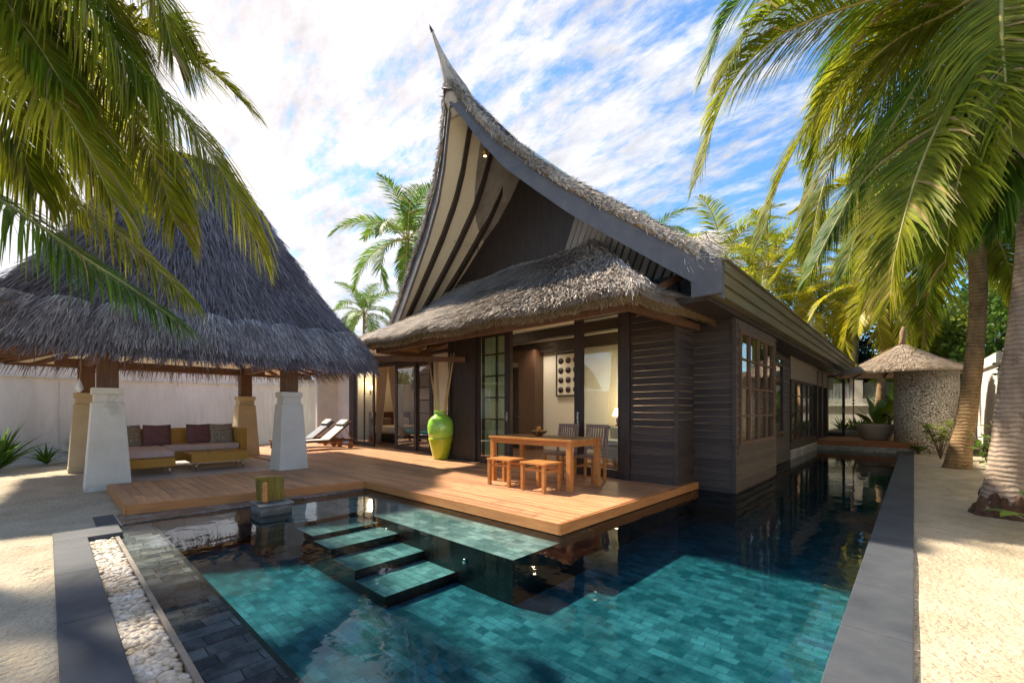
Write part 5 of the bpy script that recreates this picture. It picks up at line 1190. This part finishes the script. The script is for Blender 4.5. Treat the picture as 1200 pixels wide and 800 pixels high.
blades(-16.1, .75, GZ, 42, .95, .08, 3, 'spiky_plant', 'medium spiky plant nearest the pavilion pillar by the left wall', 'plant', G1, leaf)
blades(-16.6, 1.6, GZ, 18, .5, .05, 4, 'spiky_plant', 'small spiky plant half hidden behind the tan pillar', 'plant', G1, leaf)
def shrub(x, y, z, h, n, seed, lab, m=leafb, ls_=.2, spread=.35, grp='leafy shrubs along the right wall'):
    r = random.Random(seed); t = thing('leafy_shrub', (x, y, z), lab, 'shrub', grp); mb = MB(); sm_ = MB()
    for k in range(n):
        a = r.uniform(0, 6.28); tip = Vector((x+math.cos(a)*spread*r.uniform(.2, 1), y+math.sin(a)*spread*r.uniform(.2, 1), z+h*r.uniform(.5, 1))); sm_.tube([(x, y, z-.03), Vector((x, y, z)).lerp(tip, .5)+Vector((0, 0, .05)), tip], [.012, .009, .005], 5)
        for q in range(9):
            b = Vector((x, y, z)).lerp(tip, r.uniform(.45, 1)); aa = r.uniform(0, 6.28); d = Vector((math.cos(aa), math.sin(aa), r.uniform(-.2, .8))).normalized(); S = d.cross(Vector((0, 0, 1))).normalized(); l_ = ls_*r.uniform(.6, 1.2); mb.rv = r.random()
            m1 = b+d*l_*.5+Vector((0, 0, .01)); e_ = b+d*l_+Vector((0, 0, -.05*l_)); mb.add([b, m1+S*l_*.17, e_, m1-S*l_*.17, m1+Vector((0, 0, -.02))], [(0, 1, 4), (1, 2, 4), (2, 3, 4), (3, 0, 4)])
    mb.build('leaves', m, t); sm_.build('stem', treebark, t); return t
shrub(1.30, 10.9, GZ, 1.25, 26, 1, 'bright green shrub between the two palm trunks', leafl, .24, .38)
shrub(1.15, 12.6, GZ, .95, 14, 2, 'smaller shrub behind the bright one beside the white wall', leafb, .2, .3)
shrub(.55, 17.2, GZ, 1.1, 12, 3, 'yellow green shrub at the foot of the rubble tower left of the brown trunk', leafl, .24, .4)
shrub(.10, 18.9, GZ, .3, 8, 4, 'tiny low shrub at the base of the rubble tower', leafb, .16, .3)
shrub(1.55, 14.2, GZ, .5, 10, 5, 'low shrub just right of the brown palm trunk', leafb, .18, .3)
def bigleaf(x, y, z, n, ln, wd, seed, lab, name='broadleaf_plant', m=leafb, up=(20, 70), grp='broad leaved plants'):
    r = random.Random(seed); t = thing(name, (x, y, z), lab, 'plant', grp); mb = MB()
    for k in range(n):
        a = k*2.4+r.uniform(-.3, .3); e = R(r.uniform(*up)); d = Vector((math.cos(a)*math.cos(e), math.sin(a)*math.cos(e), math.sin(e))); S = Vector((-math.sin(a), math.cos(a), 0)); p = Vector((x, y, z)); l_ = ln*r.uniform(.7, 1.1)
        mb.mi = 1; mb.tube([p, p+d*l_*.4], [.012, .007], 5); mb.mi = 0; p = p+d*l_*.38; pr_ = None; mb.rv = r.random()
        for q in range(9):
            ww = wd*math.sin(math.pi*min(1, (q+.35)/8.4))**.7; cur = (p-S*ww/2+Vector((0, 0, .05*ww)), p, p+S*ww/2+Vector((0, 0, .05*ww)))
            if pr_: mb.add([pr_[0], pr_[1], cur[1], cur[0]], [(0, 1, 2, 3)]); mb.add([pr_[1], pr_[2], cur[2], cur[1]], [(0, 1, 2, 3)])
            pr_ = cur; p = p+d*l_*.62/8; d = (d+Vector((0, 0, -1))*.12).normalized()
    mb.build('leaves', [m, rachm], t); return t
bigleaf(1.12, 7.55, GZ, 9, .72, .17, 5, 'bright broad leaved plant in front of the near palm at the right edge')
bigleaf(-.95, 21.9, .2, 11, 1.6, .34, 6, 'large banana leaved plant beside the bathtub under the straw roof', up=(45, 80))
bigleaf(-2.1, 27.6, GZ, 12, 3.4, .8, 7, 'tall banana plant behind the low rear wall', m=leafl, up=(55, 85))
bigleaf(-.2, 25.0, GZ, 12, 3.0, .7, 8, 'banana plant behind the straw roof on the left', m=leafb, up=(55, 85))
for i, (x, y, lab) in enumerate(((-2.3, 23.6, 'leftmost bushy fern in the planter behind the terrace'), (-1.7, 23.3, 'full green fern in the middle of the planter behind the terrace'), (-2.0, 24.8, 'fern at the back by the low rear wall'), (-1.45, 22.6, 'fern nearest the bathtub in the planter'))):
    blades(x, y, .3, 60, .8, .07, 20+i, 'fern', lab, 'fern', 'ferns behind the bathtub terrace', leafb if i % 2 else leafl, (15, 80), .7)
plt = MB(); plt.box(-2.7, -1.25, 22.3, 25.0, .2, .42); tag(bevel(plt.build('planter_box', bathm), .02, 2), 'low pale planter holding ferns on the far terrace', 'planter')
